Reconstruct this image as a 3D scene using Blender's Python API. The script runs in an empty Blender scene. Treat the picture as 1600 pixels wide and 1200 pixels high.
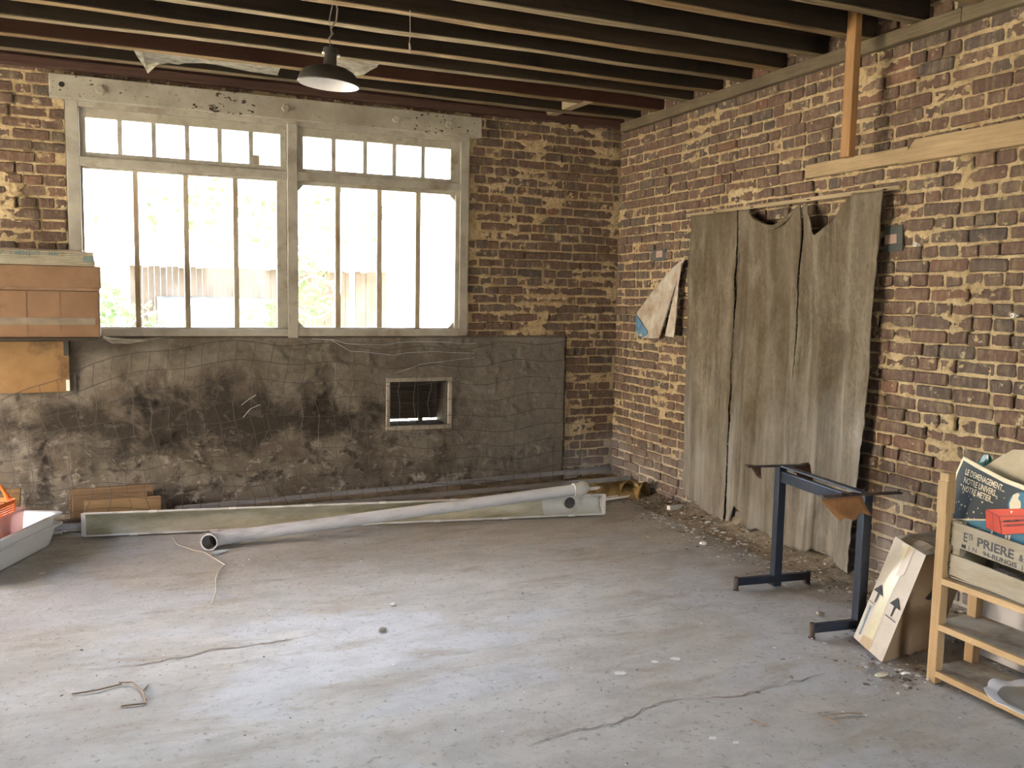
import bpy, bmesh, math, random
import numpy as np
from mathutils import Vector, Matrix, Euler

SC = bpy.context.scene
COL = SC.collection
RND = random.Random(7)
PI = math.pi

# ------------------------------------------------------------------ camera
CAM_LOC = Vector((-3.865, -6.692, 1.6))
F_PX, YAW, PIT, ROL = 1371.95, math.radians(23.3795), math.radians(-5.6528), math.radians(1.0615)
fw = Vector((math.sin(YAW) * math.cos(PIT), math.cos(YAW) * math.cos(PIT), math.sin(PIT)))
r0 = Vector((math.cos(YAW), -math.sin(YAW), 0)); u0 = r0.cross(fw)
rt = r0 * math.cos(ROL) + u0 * math.sin(ROL); up = -r0 * math.sin(ROL) + u0 * math.cos(ROL)
cd = bpy.data.cameras.new('camera'); cam = bpy.data.objects.new('camera', cd); COL.objects.link(cam)
cd.sensor_width = 36.0; cd.lens = F_PX / 1600 * 36; cd.clip_start = .05; cd.clip_end = 300
cam.matrix_world = Matrix(((rt.x, up.x, -fw.x, CAM_LOC.x), (rt.y, up.y, -fw.y, CAM_LOC.y), (rt.z, up.z, -fw.z, CAM_LOC.z), (0, 0, 0, 1)))
SC.camera = cam

# ------------------------------------------------------------------ world, sun, exposure
SKY_STRENGTH, SUN_STRENGTH, EXPOSURE = .36, 2.6, 4.85
w = bpy.data.worlds.new('sky'); SC.world = w; w.use_nodes = True
nt = w.node_tree; nt.nodes.clear()
sky = nt.nodes.new('ShaderNodeTexSky'); sky.sky_type = 'NISHITA'; sky.sun_disc = False
sky.sun_elevation = math.radians(63); sky.sun_rotation = math.radians(90); sky.dust_density = 4.0; sky.air_density = 1.0
hs = nt.nodes.new('ShaderNodeHueSaturation'); hs.inputs['Saturation'].default_value = .5
bg = nt.nodes.new('ShaderNodeBackground'); bg.inputs[1].default_value = SKY_STRENGTH
wo = nt.nodes.new('ShaderNodeOutputWorld')
nt.links.new(sky.outputs[0], hs.inputs['Color']); nt.links.new(hs.outputs[0], bg.inputs[0]); nt.links.new(bg.outputs[0], wo.inputs[0])
sl = bpy.data.lights.new('sun', 'SUN'); sun = bpy.data.objects.new('sun', sl); COL.objects.link(sun)
sl.energy = SUN_STRENGTH; sl.angle = math.radians(.6); sl.color = (1, .94, .83)
sun.rotation_euler = Vector((.45, -.02, .89)).to_track_quat('Z', 'Y').to_euler()
sun.location = (6, -4, 12)


def portal(name, loc, rot, sx, sy):
    l = bpy.data.lights.new(name, 'AREA'); l.shape = 'RECTANGLE'; l.size = sx; l.size_y = sy
    l.cycles.is_portal = True
    o = bpy.data.objects.new(name, l); COL.objects.link(o); o.location = loc; o.rotation_euler = rot
    return o


portal('window_daylight', (-2.815, .2, 2.07), (-PI / 2, 0, 0), 2.88, 1.58)
portal('doorway_daylight', (-7.4, -1.275, 1.2), (0, -PI / 2, 0), 2.45, 2.05)
portal('rear_fill_daylight', (-2.2, -9.35, 1.05), (PI / 2, 0, 0), 1.0, 2.1)
vs = SC.view_settings
vs.view_transform = 'Standard'; vs.look = 'None'; vs.exposure = EXPOSURE; vs.gamma = 1; vs.use_curve_mapping = False
SC.cycles.max_bounces = 10; SC.cycles.diffuse_bounces = 6; SC.cycles.transparent_max_bounces = 16
SC.cycles.sample_clamp_indirect = 6

# ------------------------------------------------------------------ material helpers


class Mat:
    def __init__(s, name):
        s.m = bpy.data.materials.new(name); s.m.use_nodes = True
        s.nt = s.m.node_tree; s.nt.nodes.clear()
        s.out = s.n('ShaderNodeOutputMaterial'); s.b = s.n('ShaderNodeBsdfPrincipled')
        s.l(s.b.outputs[0], s.out.inputs[0])
        g = s.n('ShaderNodeNewGeometry'); s.pos = g.outputs['Position']; s.island = g.outputs['Random Per Island']; s.nrm = g.outputs['Normal']

    def n(s, t): return s.nt.nodes.new(t)
    def l(s, a, b): s.nt.links.new(a, b)

    def put(s, sock, v):
        if hasattr(v, 'node'): s.l(v, sock)
        else:
            if isinstance(v, tuple) and len(v) == 3 and sock.type == 'RGBA': v = (*v, 1)
            sock.default_value = v

    def vec(s, scale=(1, 1, 1), rot=(0, 0, 0), src=None, loc=(0, 0, 0)):
        m = s.n('ShaderNodeMapping'); s.l(src or s.pos, m.inputs[0])
        m.inputs['Scale'].default_value = scale; m.inputs['Rotation'].default_value = rot; m.inputs['Location'].default_value = loc
        return m.outputs[0]

    def noise(s, scale, detail=5, rough=.6, vec=None, dist=0, color=False):
        t = s.n('ShaderNodeTexNoise'); s.l(vec or s.pos, t.inputs['Vector'])
        t.inputs['Scale'].default_value = scale; t.inputs['Detail'].default_value = detail
        t.inputs['Roughness'].default_value = rough; t.inputs['Distortion'].default_value = dist
        return t.outputs[1 if color else 0]

    def voro(s, scale, vec=None, feature='F1', out=0):
        t = s.n('ShaderNodeTexVoronoi'); t.feature = feature; s.l(vec or s.pos, t.inputs['Vector']); t.inputs['Scale'].default_value = scale
        return t.outputs[out]

    def ramp(s, fac, stops, interp='LINEAR'):
        r = s.n('ShaderNodeValToRGB'); s.put(r.inputs[0], fac); e = r.color_ramp; e.interpolation = interp
        while len(e.elements) < len(stops): e.elements.new(.5)
        for el, (p, c) in zip(e.elements, stops):
            el.position = p; el.color = (c, c, c, 1) if not isinstance(c, tuple) else (*c, 1)
        return r.outputs[0]

    def mix(s, f, a, b, mode='MIX'):
        m = s.n('ShaderNodeMix'); m.data_type = 'RGBA'; m.blend_type = mode
        s.put(m.inputs[0], f); s.put(m.inputs[6], a); s.put(m.inputs[7], b)
        return m.outputs[2]

    def math(s, op, a, b=0.0, clamp=False):
        m = s.n('ShaderNodeMath'); m.operation = op; m.use_clamp = clamp
        s.put(m.inputs[0], a); s.put(m.inputs[1], b); return m.outputs[0]

    def sep(s, v=None):
        x = s.n('ShaderNodeSeparateXYZ'); s.l(v or s.pos, x.inputs[0]); return x.outputs

    def bump(s, h, strength=.3, dist=.01):
        b = s.n('ShaderNodeBump'); b.inputs['Strength'].default_value = strength; b.inputs['Distance'].default_value = dist
        s.put(b.inputs['Height'], h); s.l(b.outputs[0], s.b.inputs['Normal'])

    def set(s, color=None, rough=None, spec=None, metal=None, alpha=None):
        i = s.b.inputs
        if color is not None: s.put(i['Base Color'], color)
        if rough is not None: s.put(i['Roughness'], rough)
        if spec is not None: s.put(i['Specular IOR Level'], spec)
        if metal is not None: s.put(i['Metallic'], metal)
        if alpha is not None: s.put(i['Alpha'], alpha)
        return s.m


def dusty(name, c1, c2, scale=6, rough=.7, spec=.3, bump=.15, stretch=(1, 1, 1), dirt=None, dirt_amt=.45, metal=0, bscale=40):
    """two tones of one surface, with optional dirt blotches and fine relief"""
    m = Mat(name); v = m.vec(stretch)
    c = m.ramp(m.noise(scale, 6, .65, v), [(.3, c1), (.7, c2)])
    if dirt:
        f = m.ramp(m.noise(scale * .6, 7, .7, m.vec(stretch, loc=(3.1, 1.7, 5.2))), [(.62 - dirt_amt * .35, 0.0), (.72, 1.0)])
        c = m.mix(f, c, dirt)
    m.set(c, rough, spec, metal)
    m.bump(m.noise(bscale, 4, .6, v), bump, .004)
    return m.m


def wood(name, c1, c2, axis='x', rough=.75, scale=1.0, bump=.3, spec=.25, knots=True):
    m = Mat(name)
    st = {'x': (4, 85, 85), 'y': (85, 4, 85), 'z': (85, 85, 4)}[axis]
    v = m.vec(tuple(k * scale for k in st))
    g = m.noise(1.0, 6, .65, v, .4)
    c = m.ramp(g, [(.28, c1), (.72, c2)])
    bl = m.noise(2.2, 5, .6)
    c = m.mix(m.ramp(bl, [(.45, 0.0), (.75, .55)]), c, tuple(k * .55 for k in c1))
    m.set(c, rough, spec); m.bump(g, bump, .004)
    return m.m


# ------------------------------------------------------------------ mesh helpers
def origin_of(o):
    p = Vector((0, 0, 0))
    while o: p += o.location; o = o.parent
    return p


def obj_from(name, V, F, mat, parent=None, smooth=False, origin=None):
    V = np.asarray(V, dtype=np.float64).reshape(-1, 3)
    if parent is not None: o0 = np.array(origin_of(parent))
    elif origin is not None: o0 = np.array(origin, dtype=float)
    else: o0 = np.array([(V[:, 0].min() + V[:, 0].max()) / 2, (V[:, 1].min() + V[:, 1].max()) / 2, V[:, 2].min()])
    me = bpy.data.meshes.new(name)
    if isinstance(F, np.ndarray):
        n, k = F.shape
        me.vertices.add(len(V)); me.vertices.foreach_set('co', (V - o0).astype(np.float32).ravel())
        me.loops.add(n * k); me.loops.foreach_set('vertex_index', F.astype(np.int32).ravel())
        me.polygons.add(n); me.polygons.foreach_set('loop_start', np.arange(0, n * k, k, dtype=np.int32))
        me.update(calc_edges=True)
    else:
        me.from_pydata((V - o0).tolist(), [], [tuple(f) for f in F]); me.update()
    if smooth: me.polygons.foreach_set('use_smooth', [True] * len(me.polygons))
    for m in (mat if isinstance(mat, (list, tuple)) else [mat]): me.materials.append(m)
    o = bpy.data.objects.new(name, me); COL.objects.link(o)
    if parent is not None: o.parent = parent
    else: o.location = o0
    return o


class MB:
    def __init__(s): s.v = []; s.f = []

    def add(s, V, F):
        b = len(s.v); s.v += [tuple(p) for p in V]; s.f += [tuple(i + b for i in f) for f in F]; return s

    def box(s, lo, hi, rot=None, piv=None):
        x0, y0, z0 = lo; x1, y1, z1 = hi
        V = [Vector(p) for p in ((x0, y0, z0), (x1, y0, z0), (x1, y1, z0), (x0, y1, z0), (x0, y0, z1), (x1, y0, z1), (x1, y1, z1), (x0, y1, z1))]
        if rot is not None:
            R = Euler(rot).to_matrix(); pv = Vector(piv) if piv is not None else sum(V, Vector()) / 8
            V = [R @ (p - pv) + pv for p in V]
        return s.add(V, [(0, 3, 2, 1), (4, 5, 6, 7), (0, 1, 5, 4), (1, 2, 6, 5), (2, 3, 7, 6), (3, 0, 4, 7)])

    def bar(s, a, b, w, h, upv=(0, 0, 1)):
        a = Vector(a); b = Vector(b); d = (b - a).normalized(); uv = Vector(upv)
        sd = d.cross(uv)
        if sd.length < 1e-4: sd = d.cross(Vector((1, 0, 0)))
        sd.normalize(); uu = sd.cross(d)
        c = [sd * (w / 2 * i) + uu * (h / 2 * j) for i, j in ((-1, -1), (1, -1), (1, 1), (-1, 1))]
        return s.add([a + k for k in c] + [b + k for k in c], [(3, 2, 1, 0), (4, 5, 6, 7), (0, 1, 5, 4), (1, 2, 6, 5), (2, 3, 7, 6), (3, 0, 4, 7)])

    def tube(s, P, r, n=8, caps=True):
        P = [Vector(p) for p in P]; rings = []; prev = None
        for i, p in enumerate(P):
            d = (P[min(i + 1, len(P) - 1)] - P[max(i - 1, 0)]).normalized()
            a = prev if prev is not None else (Vector((0, 0, 1)) if abs(d.z) < .9 else Vector((1, 0, 0)))
            a = (a - d * a.dot(d)).normalized(); prev = a; b = d.cross(a)
            rr = r[i] if isinstance(r, (list, tuple)) else r
            rings.append([p + (a * math.cos(2 * PI * k / n) + b * math.sin(2 * PI * k / n)) * rr for k in range(n)])
        V = [q for g in rings for q in g]; F = []
        for i in range(len(P) - 1):
            for k in range(n): F.append((i * n + k, i * n + (k + 1) % n, (i + 1) * n + (k + 1) % n, (i + 1) * n + k))
        if caps: F += [tuple(reversed(range(n))), tuple((len(P) - 1) * n + k for k in range(n))]
        return s.add(V, F)

    def lathe(s, prof, c, n=32, M=None):
        V = []; F = []; c = Vector(c)
        for r, z in prof:
            for k in range(n):
                p = Vector((r * math.cos(2 * PI * k / n), r * math.sin(2 * PI * k / n), z))
                V.append((M @ p if M else p) + c)
        for i in range(len(prof) - 1):
            for k in range(n): F.append((i * n + k, i * n + (k + 1) % n, (i + 1) * n + (k + 1) % n, (i + 1) * n + k))
        return s.add(V, F)

    def prism(s, poly, ext):
        """closed polygon (3D points, in order) extruded by ext"""
        n = len(poly); A = [Vector(p) for p in poly]; e = Vector(ext)
        return s.add(A + [p + e for p in A], [tuple(range(n)), tuple(reversed(range(n, 2 * n)))] + [(i, i + n, (i + 1) % n + n, (i + 1) % n) for i in range(n)])

    def build(s, name, mat, parent=None, smooth=False, bevel=0, origin=None, seg=2):
        o = obj_from(name, s.v, s.f, mat, parent, smooth, origin)
        bm = bmesh.new(); bm.from_mesh(o.data); bmesh.ops.recalc_face_normals(bm, faces=bm.faces); bm.to_mesh(o.data); bm.free()
        if bevel:
            b = o.modifiers.new('bevel', 'BEVEL'); b.width = bevel; b.segments = seg; b.limit_method = 'ANGLE'; b.angle_limit = .6
        if smooth:
            e = o.modifiers.new('edges', 'EDGE_SPLIT'); e.split_angle = .7
        return o


def tag(o, label=None, cat=None, group=None, kind=None):
    if label: o['label'] = label
    if cat: o['category'] = cat
    if group: o['group'] = group
    if kind: o['kind'] = kind
    return o


def empty(name, loc, label=None, cat=None, group=None, kind=None):
    o = bpy.data.objects.new(name, None); COL.objects.link(o); o.location = loc; o.empty_display_size = .1
    return tag(o, label, cat, group, kind)


def grid(nu, nv): 
    i = np.arange(nu * nv).reshape(nu, nv)
    return np.stack([i[:-1, :-1], i[1:, :-1], i[1:, 1:], i[:-1, 1:]], -1).reshape(-1, 4)


# ------------------------------------------------------------------ numpy noise
def _h(i, j, s):
    n = (i.astype(np.int64) * 374761393 + j.astype(np.int64) * 668265263 + s * 974634541) & 0xffffffff
    n = ((n ^ (n >> 13)) * 1274126177) & 0xffffffff
    return ((n ^ (n >> 16)) & 0xffff) / 65535.0


def vn(x, y, s=0):
    x = np.asarray(x, float); y = np.asarray(y, float)
    i = np.floor(x); j = np.floor(y); a = x - i; b = y - j
    a = a * a * (3 - 2 * a); b = b * b * (3 - 2 * b)
    i = i.astype(np.int64); j = j.astype(np.int64)
    return (_h(i, j, s) * (1 - a) + _h(i + 1, j, s) * a) * (1 - b) + (_h(i, j + 1, s) * (1 - a) + _h(i + 1, j + 1, s) * a) * b


def fbm(x, y, o=4, s=0):
    t = 0; a = .5; n = 0
    for k in range(o):
        t = t + a * vn(np.asarray(x) * 2 ** k + 17 * k, np.asarray(y) * 2 ** k + 5 * k, s + k); n += a; a *= .55
    return t / n


def sstep(a, b, x):
    t = np.clip((x - a) / (b - a), 0, 1); return t * t * (3 - 2 * t)


def proj(p):
    q = Vector(p) - CAM_LOC; z = q.dot(fw)
    return .5 + F_PX * q.dot(rt) / z / 1600, .5 - F_PX * q.dot(up) / z / 1200, z


# ================================================================== MATERIALS of the shell
def brick_material():
    m = Mat('brick')
    oi = m.n('ShaderNodeObjectInfo')
    r = m.math('FRACT', m.math('ADD', m.island, oi.outputs['Random']))
    base = m.ramp(r, [(0, (.085, .050, .038)), (.2, (.150, .078, .055)), (.38, (.100, .066, .052)), (.55, (.175, .092, .060)),
                      (.68, (.090, .078, .066)), (.80, (.125, .072, .054)), (.90, (.060, .058, .056)), (1, (.22, .092, .052))])
    base = m.mix(.42, base, m.ramp(m.noise(28, 5, .7), [(.3, (.075, .052, .040)), (.7, (.185, .125, .085))]), 'MIX')
    streak = m.ramp(m.noise(1, 5, .65, m.vec((30, 30, 9))), [(.47, 0.0), (.68, .62)])
    base = m.mix(streak, base, (.29, .215, .130))
    smear = m.ramp(m.noise(11, 6, .72), [(.60, 0.0), (.64, .8)])
    base = m.mix(smear, base, (.50, .385, .225))
    damp = m.ramp(m.math('ADD', m.math('MULTIPLY', m.sep()[2], .9), m.noise(4, 4, .6)), [(.55, .75), (1.5, 0.0)])
    base = m.mix(m.math('MULTIPLY', damp, .8), base, (.29, .262, .245))
    m.set(base, .88, .2)
    m.bump(m.math('ADD', m.noise(45, 6, .7), m.math('MULTIPLY', m.noise(160, 3, .6), .5)), .8, .008)
    return m.m


def mortar_material():
    m = Mat('mortar')
    c = m.ramp(m.noise(5, 7, .65), [(.25, (.42, .305, .16)), (.5, (.60, .45, .25)), (.75, (.70, .555, .335))])
    c = m.mix(m.ramp(m.noise(40, 5, .7), [(.38, .5), (.52, 0.0)]), c, (.24, .175, .10))
    damp = m.ramp(m.math('ADD', m.math('MULTIPLY', m.sep()[2], .9), m.noise(4, 4, .6)), [(.5, .85), (1.55, 0.0)])
    c = m.mix(damp, c, (.57, .53, .46))
    m.set(c, .95, .1)
    m.bump(m.math('ADD', m.noise(60, 6, .75), m.noise(220, 3, .7)), .9, .010)
    return m.m


def plaster_material():
    m = Mat('old_render')
    x, y, z = m.sep()
    c = m.ramp(m.noise(3.0, 8, .68), [(.30, (.085, .066, .046)), (.50, (.165, .137, .102)), (.72, (.265, .232, .185))])
    # sooty mould across the middle of the wall, wide at left
    dx = m.math('MULTIPLY', m.math('ABSOLUTE', m.math('ADD', x, 3.35)), .33)
    dz = m.math('MULTIPLY', m.math('ABSOLUTE', m.math('SUBTRACT', z, .66)), 2.1)
    d = m.math('SUBTRACT', 1.0, m.math('ADD', dx, dz))
    f = m.ramp(m.math('ADD', m.math('MULTIPLY', d, .42), m.math('MULTIPLY', m.noise(3.4, 8, .70, dist=.7), .95)), [(.58, 0.0), (.76, .88)])
    c = m.mix(f, c, (.036, .028, .021))
    # damp dark blotches, more of them low down
    f2 = m.ramp(m.noise(5.5, 8, .74, m.vec((1, 1, 1.3)), dist=.5), [(.52, 0.0), (.60, .85)])
    c = m.mix(m.math('MULTIPLY', f2, m.ramp(z, [(.40, 1.0), (.95, .30)])), c, (.050, .041, .032))
    # flaked pale skin low down
    low = m.ramp(z, [(.10, 1.0), (.60, .12)])
    f3 = m.ramp(m.noise(8, 9, .74, m.vec((1, 1, 1.4), loc=(4, 2, 1)), dist=.6), [(.55, 0.0), (.60, 1.0)])
    c = m.mix(m.math('MULTIPLY', f3, low), c, (.40, .355, .295))
    r = m.n('ShaderNodeMapRange'); m.put(r.inputs[0], m.math('ADD', x, m.math('MULTIPLY', m.noise(2.5, 5), .6))); r.inputs[1].default_value = -1.35; r.inputs[2].default_value = -.75
    c = m.mix(m.math('MULTIPLY', r.outputs[0], .55), c, (.20, .178, .146))
    m.set(c, .93, .15)
    m.bump(m.math('ADD', m.noise(14, 8, .7), m.math('MULTIPLY', f3, .5)), .6, .012)
    return m.m


def floor_material():
    m = Mat('concrete_floor')
    st = m.vec((1, 2.2, 1), rot=(0, 0, .22))
    c = m.ramp(m.noise(1.0, 8, .6, st, .5), [(.28, (.36, .335, .295)), (.48, (.45, .43, .39)), (.72, (.53, .515, .48))])
    blue = m.ramp(m.noise(.62, 6, .55, m.vec((1, 1.6, 1), rot=(0, 0, .2), loc=(2.3, 4.1, 0)), .5), [(.515, 0.0), (.545, .75)])
    c = m.mix(blue, c, (.46, .465, .47))
    dust = m.ramp(m.noise(1.6, 8, .7, m.vec((1, 3.0, 1), rot=(0, 0, .25), loc=(7, 1, 0)), .4), [(.52, 0.0), (.66, .8)])
    c = m.mix(dust, c, (.35, .30, .235))
    md_ = m.ramp(m.noise(5, 8, .72, m.vec((1, 1.5, 1), rot=(0, 0, .25)), .4), [(.40, .34), (.56, 0.0)])
    c = m.mix(md_, c, (.30, .275, .24))
    sp = m.ramp(m.noise(30, 6, .78), [(.56, 0.0), (.66, .8)])
    c = m.mix(sp, c, (.21, .19, .165))
    wp = m.ramp(m.noise(9, 7, .8, dist=.5), [(.70, 0.0), (.74, .55)])
    c = m.mix(wp, c, (.62, .61, .59))
    # dirt gathers along the walls
    x, y, z = m.sep()
    edge = m.ramp(m.math('ADD', m.math('MULTIPLY', x, -1.3), m.math('MULTIPLY', m.noise(3.5, 6, .7), .8)), [(.45, .8), (.95, 0.0)])
    c = m.mix(edge, c, (.235, .205, .170))
    r = m.math('ADD', m.math('MULTIPLY', blue, -.20), m.math('ADD', .70, m.math('MULTIPLY', dust, .25)))
    m.set(c, r, .18)
    m.bump(m.math('ADD', m.noise(7, 8, .75, st), m.math('MULTIPLY', m.noise(90, 4, .7), .4)), .5, .012)
    return m.m


def joist_material(name, c1, c2):
    m = Mat(name)
    g = m.noise(1.0, 6, .65, m.vec((1.0, 26, 26)), .5)
    c = m.ramp(g, [(.3, c1), (.7, c2)])
    f = m.ramp(m.noise(3, 6, .7), [(.52, 0.0), (.72, .6)])
    c = m.mix(f, c, tuple(k * .45 for k in c1))
    m.set(c, .85, .15); m.bump(g, .5, .006)
    return m.m


M_BRICK = brick_material(); M_MORTAR = mortar_material(); M_PLASTER = plaster_material(); M_FLOOR = floor_material()
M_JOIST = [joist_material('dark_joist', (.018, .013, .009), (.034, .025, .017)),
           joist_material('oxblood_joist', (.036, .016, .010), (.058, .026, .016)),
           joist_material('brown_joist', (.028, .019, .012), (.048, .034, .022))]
M_LITEDGE = [dusty('lit_tan_edge', (.09, .064, .036), (.25, .195, .12), 9, .9, .1, .6, stretch=(.35, 4, 4), dirt=(.05, .036, .022), dirt_amt=.25, bscale=25),
          dusty('lit_orange_edge', (.11, .066, .030), (.26, .18, .095), 9, .9, .1, .6, stretch=(.35, 4, 4), dirt=(.05, .034, .02), dirt_amt=.3, bscale=25)]
M_CORE = dusty('wall_core', (.20, .15, .09), (.30, .22, .13), 5)
M_PLATE = wood('grey_plate_timber', (.095, .070, .040), (.19, .145, .085), 'y')
M_REDPLATE = wood('dark_red_plate', (.050, .022, .016), (.095, .050, .036), 'x')
M_BATTEN = wood('pale_batten', (.26, .175, .090), (.44, .315, .175), 'y')
M_POST = wood('new_pine', (.30, .155, .060), (.46, .26, .11), 'z')
M_PAINT = dusty('old_white_paint', (.31, .28, .225), (.44, .405, .335), 5, .65, .3, .25, dirt=(.20, .15, .10), dirt_amt=.35)
mp_ = Mat('flecked_lintel_paint')
cp_ = mp_.ramp(mp_.noise(5, 6, .65), [(.3, (.29, .255, .195)), (.7, (.43, .39, .315))])
cp_ = mp_.mix(mp_.ramp(mp_.noise(3, 7, .7), [(.5, 0.0), (.72, .6)]), cp_, (.25, .195, .135))
cp_ = mp_.mix(mp_.ramp(mp_.math('ADD', mp_.noise(48, 5, .6, mp_.vec((.6, 1, 1))), mp_.math('MULTIPLY', mp_.noise(2.2, 3, .5), .35)), [(.80, 0.0), (.82, 1.0)]), cp_, (.045, .03, .02))
mp_.set(cp_, .7, .25); mp_.bump(mp_.noise(40, 5, .7), .35, .004); M_LINTEL = mp_.m
M_PAINT2 = dusty('sash_paint', (.32, .29, .225), (.46, .42, .335), 8, .6, .3, .3, dirt=(.22, .16, .10), dirt_amt=.2)
M_BAR = dusty('rusty_glazing_bar', (.36, .30, .20), (.47, .40, .28), 9, .7, .2, .3, stretch=(1, 1, .4), dirt=(.30, .17, .08), dirt_amt=.3)
M_DARKBOARD = wood('ceiling_boards', (.018, .013, .010), (.030, .022, .016), 'y')
M_WHITEWASH = dusty('whitewash', (.66, .63, .56), (.76, .73, .66), 3)

gm = Mat('dusty_glass')
gm.nt.nodes.remove(gm.b)
tr = gm.n('ShaderNodeBsdfTransparent'); tr.inputs[0].default_value = (.97, .98, .97, 1)
gl = gm.n('ShaderNodeBsdfGlossy'); gl.inputs['Roughness'].default_value = .05
df = gm.n('ShaderNodeBsdfTranslucent'); df.inputs[0].default_value = (.8, .8, .76, 1)
fr = gm.n('ShaderNodeFresnel'); fr.inputs[0].default_value = 1.45
m1 = gm.n('ShaderNodeMixShader'); m2 = gm.n('ShaderNodeMixShader')
gm.put(m1.inputs[0], gm.ramp(gm.noise(9, 6, .7), [(.45, .004), (.75, .022)])); gm.l(tr.outputs[0], m1.inputs[1]); gm.l(df.outputs[0], m1.inputs[2])
gm.l(fr.outputs[0], m2.inputs[0]); gm.l(m1.outputs[0], m2.inputs[1]); gm.l(gl.outputs[0], m2.inputs[2]); gm.l(m2.outputs[0], gm.out.inputs[0])
M_GLASS = gm.m

# ================================================================== FLOOR, far walls, roof
xs = np.arange(-7.3, .36, .03); ys = np.arange(-9.4, .36, .03)
X, Y = np.meshgrid(xs, ys, indexing='ij')
Zf = (fbm(X * 1.3, Y * 2.0, 4, 3) - .5) * .010 + (fbm(X * 9, Y * 9, 3, 9) - .5) * .003
floor = obj_from('floor', np.stack([X, Y, Zf - .002], -1).reshape(-1, 3), grid(len(xs), len(ys)), M_FLOOR, smooth=True, origin=(0, 0, 0))
tag(floor, kind='structure')


def crack(pts, wid):
    mb = MB(); P = []
    for a, b in zip(pts[:-1], pts[1:]):
        n = max(2, int(math.hypot(b[0] - a[0], b[1] - a[1]) / .035))
        for i in range(n):
            t = i / n; P.append((a[0] + (b[0] - a[0]) * t + RND.uniform(-.009, .009), a[1] + (b[1] - a[1]) * t + RND.uniform(-.013, .013)))
    P.append(pts[-1]); V = []; F = []
    for i, (x, y) in enumerate(P):
        h = wid * .6 * RND.uniform(.15, 1.0) * min(1, .25 + min(i, len(P) - 1 - i) * .2)
        zf = .0030 + float((fbm(x * 1.3, y * 2.0, 4, 3) - .5) * .010 + (fbm(x * 9, y * 9, 3, 9) - .5) * .003) - .0025
        V += [(x, y - h, zf), (x, y + h, zf)]
    for i in range(len(P) - 1): F.append((2 * i, 2 * i + 2, 2 * i + 3, 2 * i + 1))
    o = mb.add(V, F).build('crack', M_CRACK, floor)
    return o


M_CRACK = dusty('crack_dirt', (.17, .135, .10), (.27, .225, .17), 12)
crack([(-4.04, -2.715), (-3.82, -2.735), (-3.575, -2.674), (-3.21, -2.68), (-3.096, -2.635)], .011)
crack([(-2.60, -3.96), (-2.488, -3.923), (-2.223, -3.931), (-1.99, -3.853), (-1.82, -3.856), (-1.61, -3.905), (-1.137, -3.87)], .008)
crack([(-3.6, -1.80), (-3.13, -1.785), (-2.915, -1.779), (-2.86, -1.60)], .006)
crack([(-1.86, -2.95), (-1.6, -2.97), (-1.25, -2.99), (-1.0, -2.94)], .005)
crack([(-3.4, -3.02), (-3.2, -3.0)], .006)

LX = -7.2                                     # left-hand wall, with a wide open barn doorway
wl = MB()
wl.box((LX - .3, -9.5, -.1), (LX, -2.3, 3.6)).box((LX - .3, -.25, -.1), (LX, .4, 3.6)).box((LX - .3, -2.3, 2.45), (LX, -.25, 3.6))
tag(wl.build('wall_left', M_CORE, origin=(0, 0, 0)), kind='structure')
tag(MB().box((LX, -9.5, -.1), (-2.7, -9.1, 3.6)).box((-1.7, -9.5, -.1), (.42, -9.1, 3.6)).box((-2.7, -9.5, 2.1), (-1.7, -9.1, 3.6)).build('wall_rear', M_CORE, origin=(0, 0, 0)), kind='structure')  # rear opening added out of view to give frontal fill light
gmat = Mat('garden_ground')
gmat.set(gmat.ramp(gmat.noise(.5, 5, .6), [(.35, (.34, .31, .22)), (.65, (.46, .42, .33))]), .95, .1)
V = [(-45, -40, -.06), (40, -40, -.06), (40, 60, -.06), (-45, 60, -.06)]
tag(obj_from('ground', V, [(0, 1, 2, 3)], gmat.m, origin=(0, 0, -.06)), kind='structure')

# ================================================================== BRICKWORK
CH = .0735


def brick_shape(L, H, seed):
    """irregular hand-made brick, front face at w=0, body going back to w=-.06; (u,v,w) centred"""
    r = random.Random(seed); a, b = L / 2, H / 2; c = .008
    ring = [(-a + c, -b), (0, -b), (a - c, -b), (a, -b + c), (a, b - c), (a - c, b), (0, b), (-a + c, b), (-a, b - c), (-a, -b + c)]
    n = len(ring)
    ring = [(x + r.uniform(-.0032, .0032), y + r.uniform(-.0030, .0032)) for x, y in ring]
    V = [(x, y, -.06) for x, y in ring] + [(x, y, -.006 + r.uniform(-.004, .002)) for x, y in ring]
    V += [(x * (1 - .010 / L), y * (1 - .010 / H), r.uniform(-.0030, .0018)) for x, y in ring]
    V.append((r.uniform(-.01, .01), 0, r.uniform(-.001, .003)))
    F = []
    for k in range(n):
        m = (k + 1) % n
        F += [(k, m, n + m, n + k), (n + k, n + m, 2 * n + m, 2 * n + k), (2 * n + k, 2 * n + m, 3 * n)]
    return np.array(V), F


def brick_layout(u0, u1, v0, v1, seed):
    r = random.Random(seed); out = []; i0 = int(math.floor(v0 / CH))
    for i in range(i0, int(math.ceil(v1 / CH))):
        st = i % 2 == 0
        u = u0 - r.uniform(0, .2)
        while u < u1:
            lng = st if r.random() > .16 else not st
            L = (.224 if lng else .106) + r.uniform(-.014, .010); j = .009 + r.uniform(-.003, .006)
            out.append([u + L / 2, (i + .5) * CH + r.uniform(-.003, .003), L, .0640 + r.uniform(-.006, .003), r.uniform(-.011, .004), r.uniform(-.03, .03), j])
            u += L + j
    return out


VAR = {}
for key, L in (('h', .106), ('s', .224)):
    VAR[key] = [brick_shape(L, .062, (100 if key == 'h' else 200) + k * 17) for k in range(12)]


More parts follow.
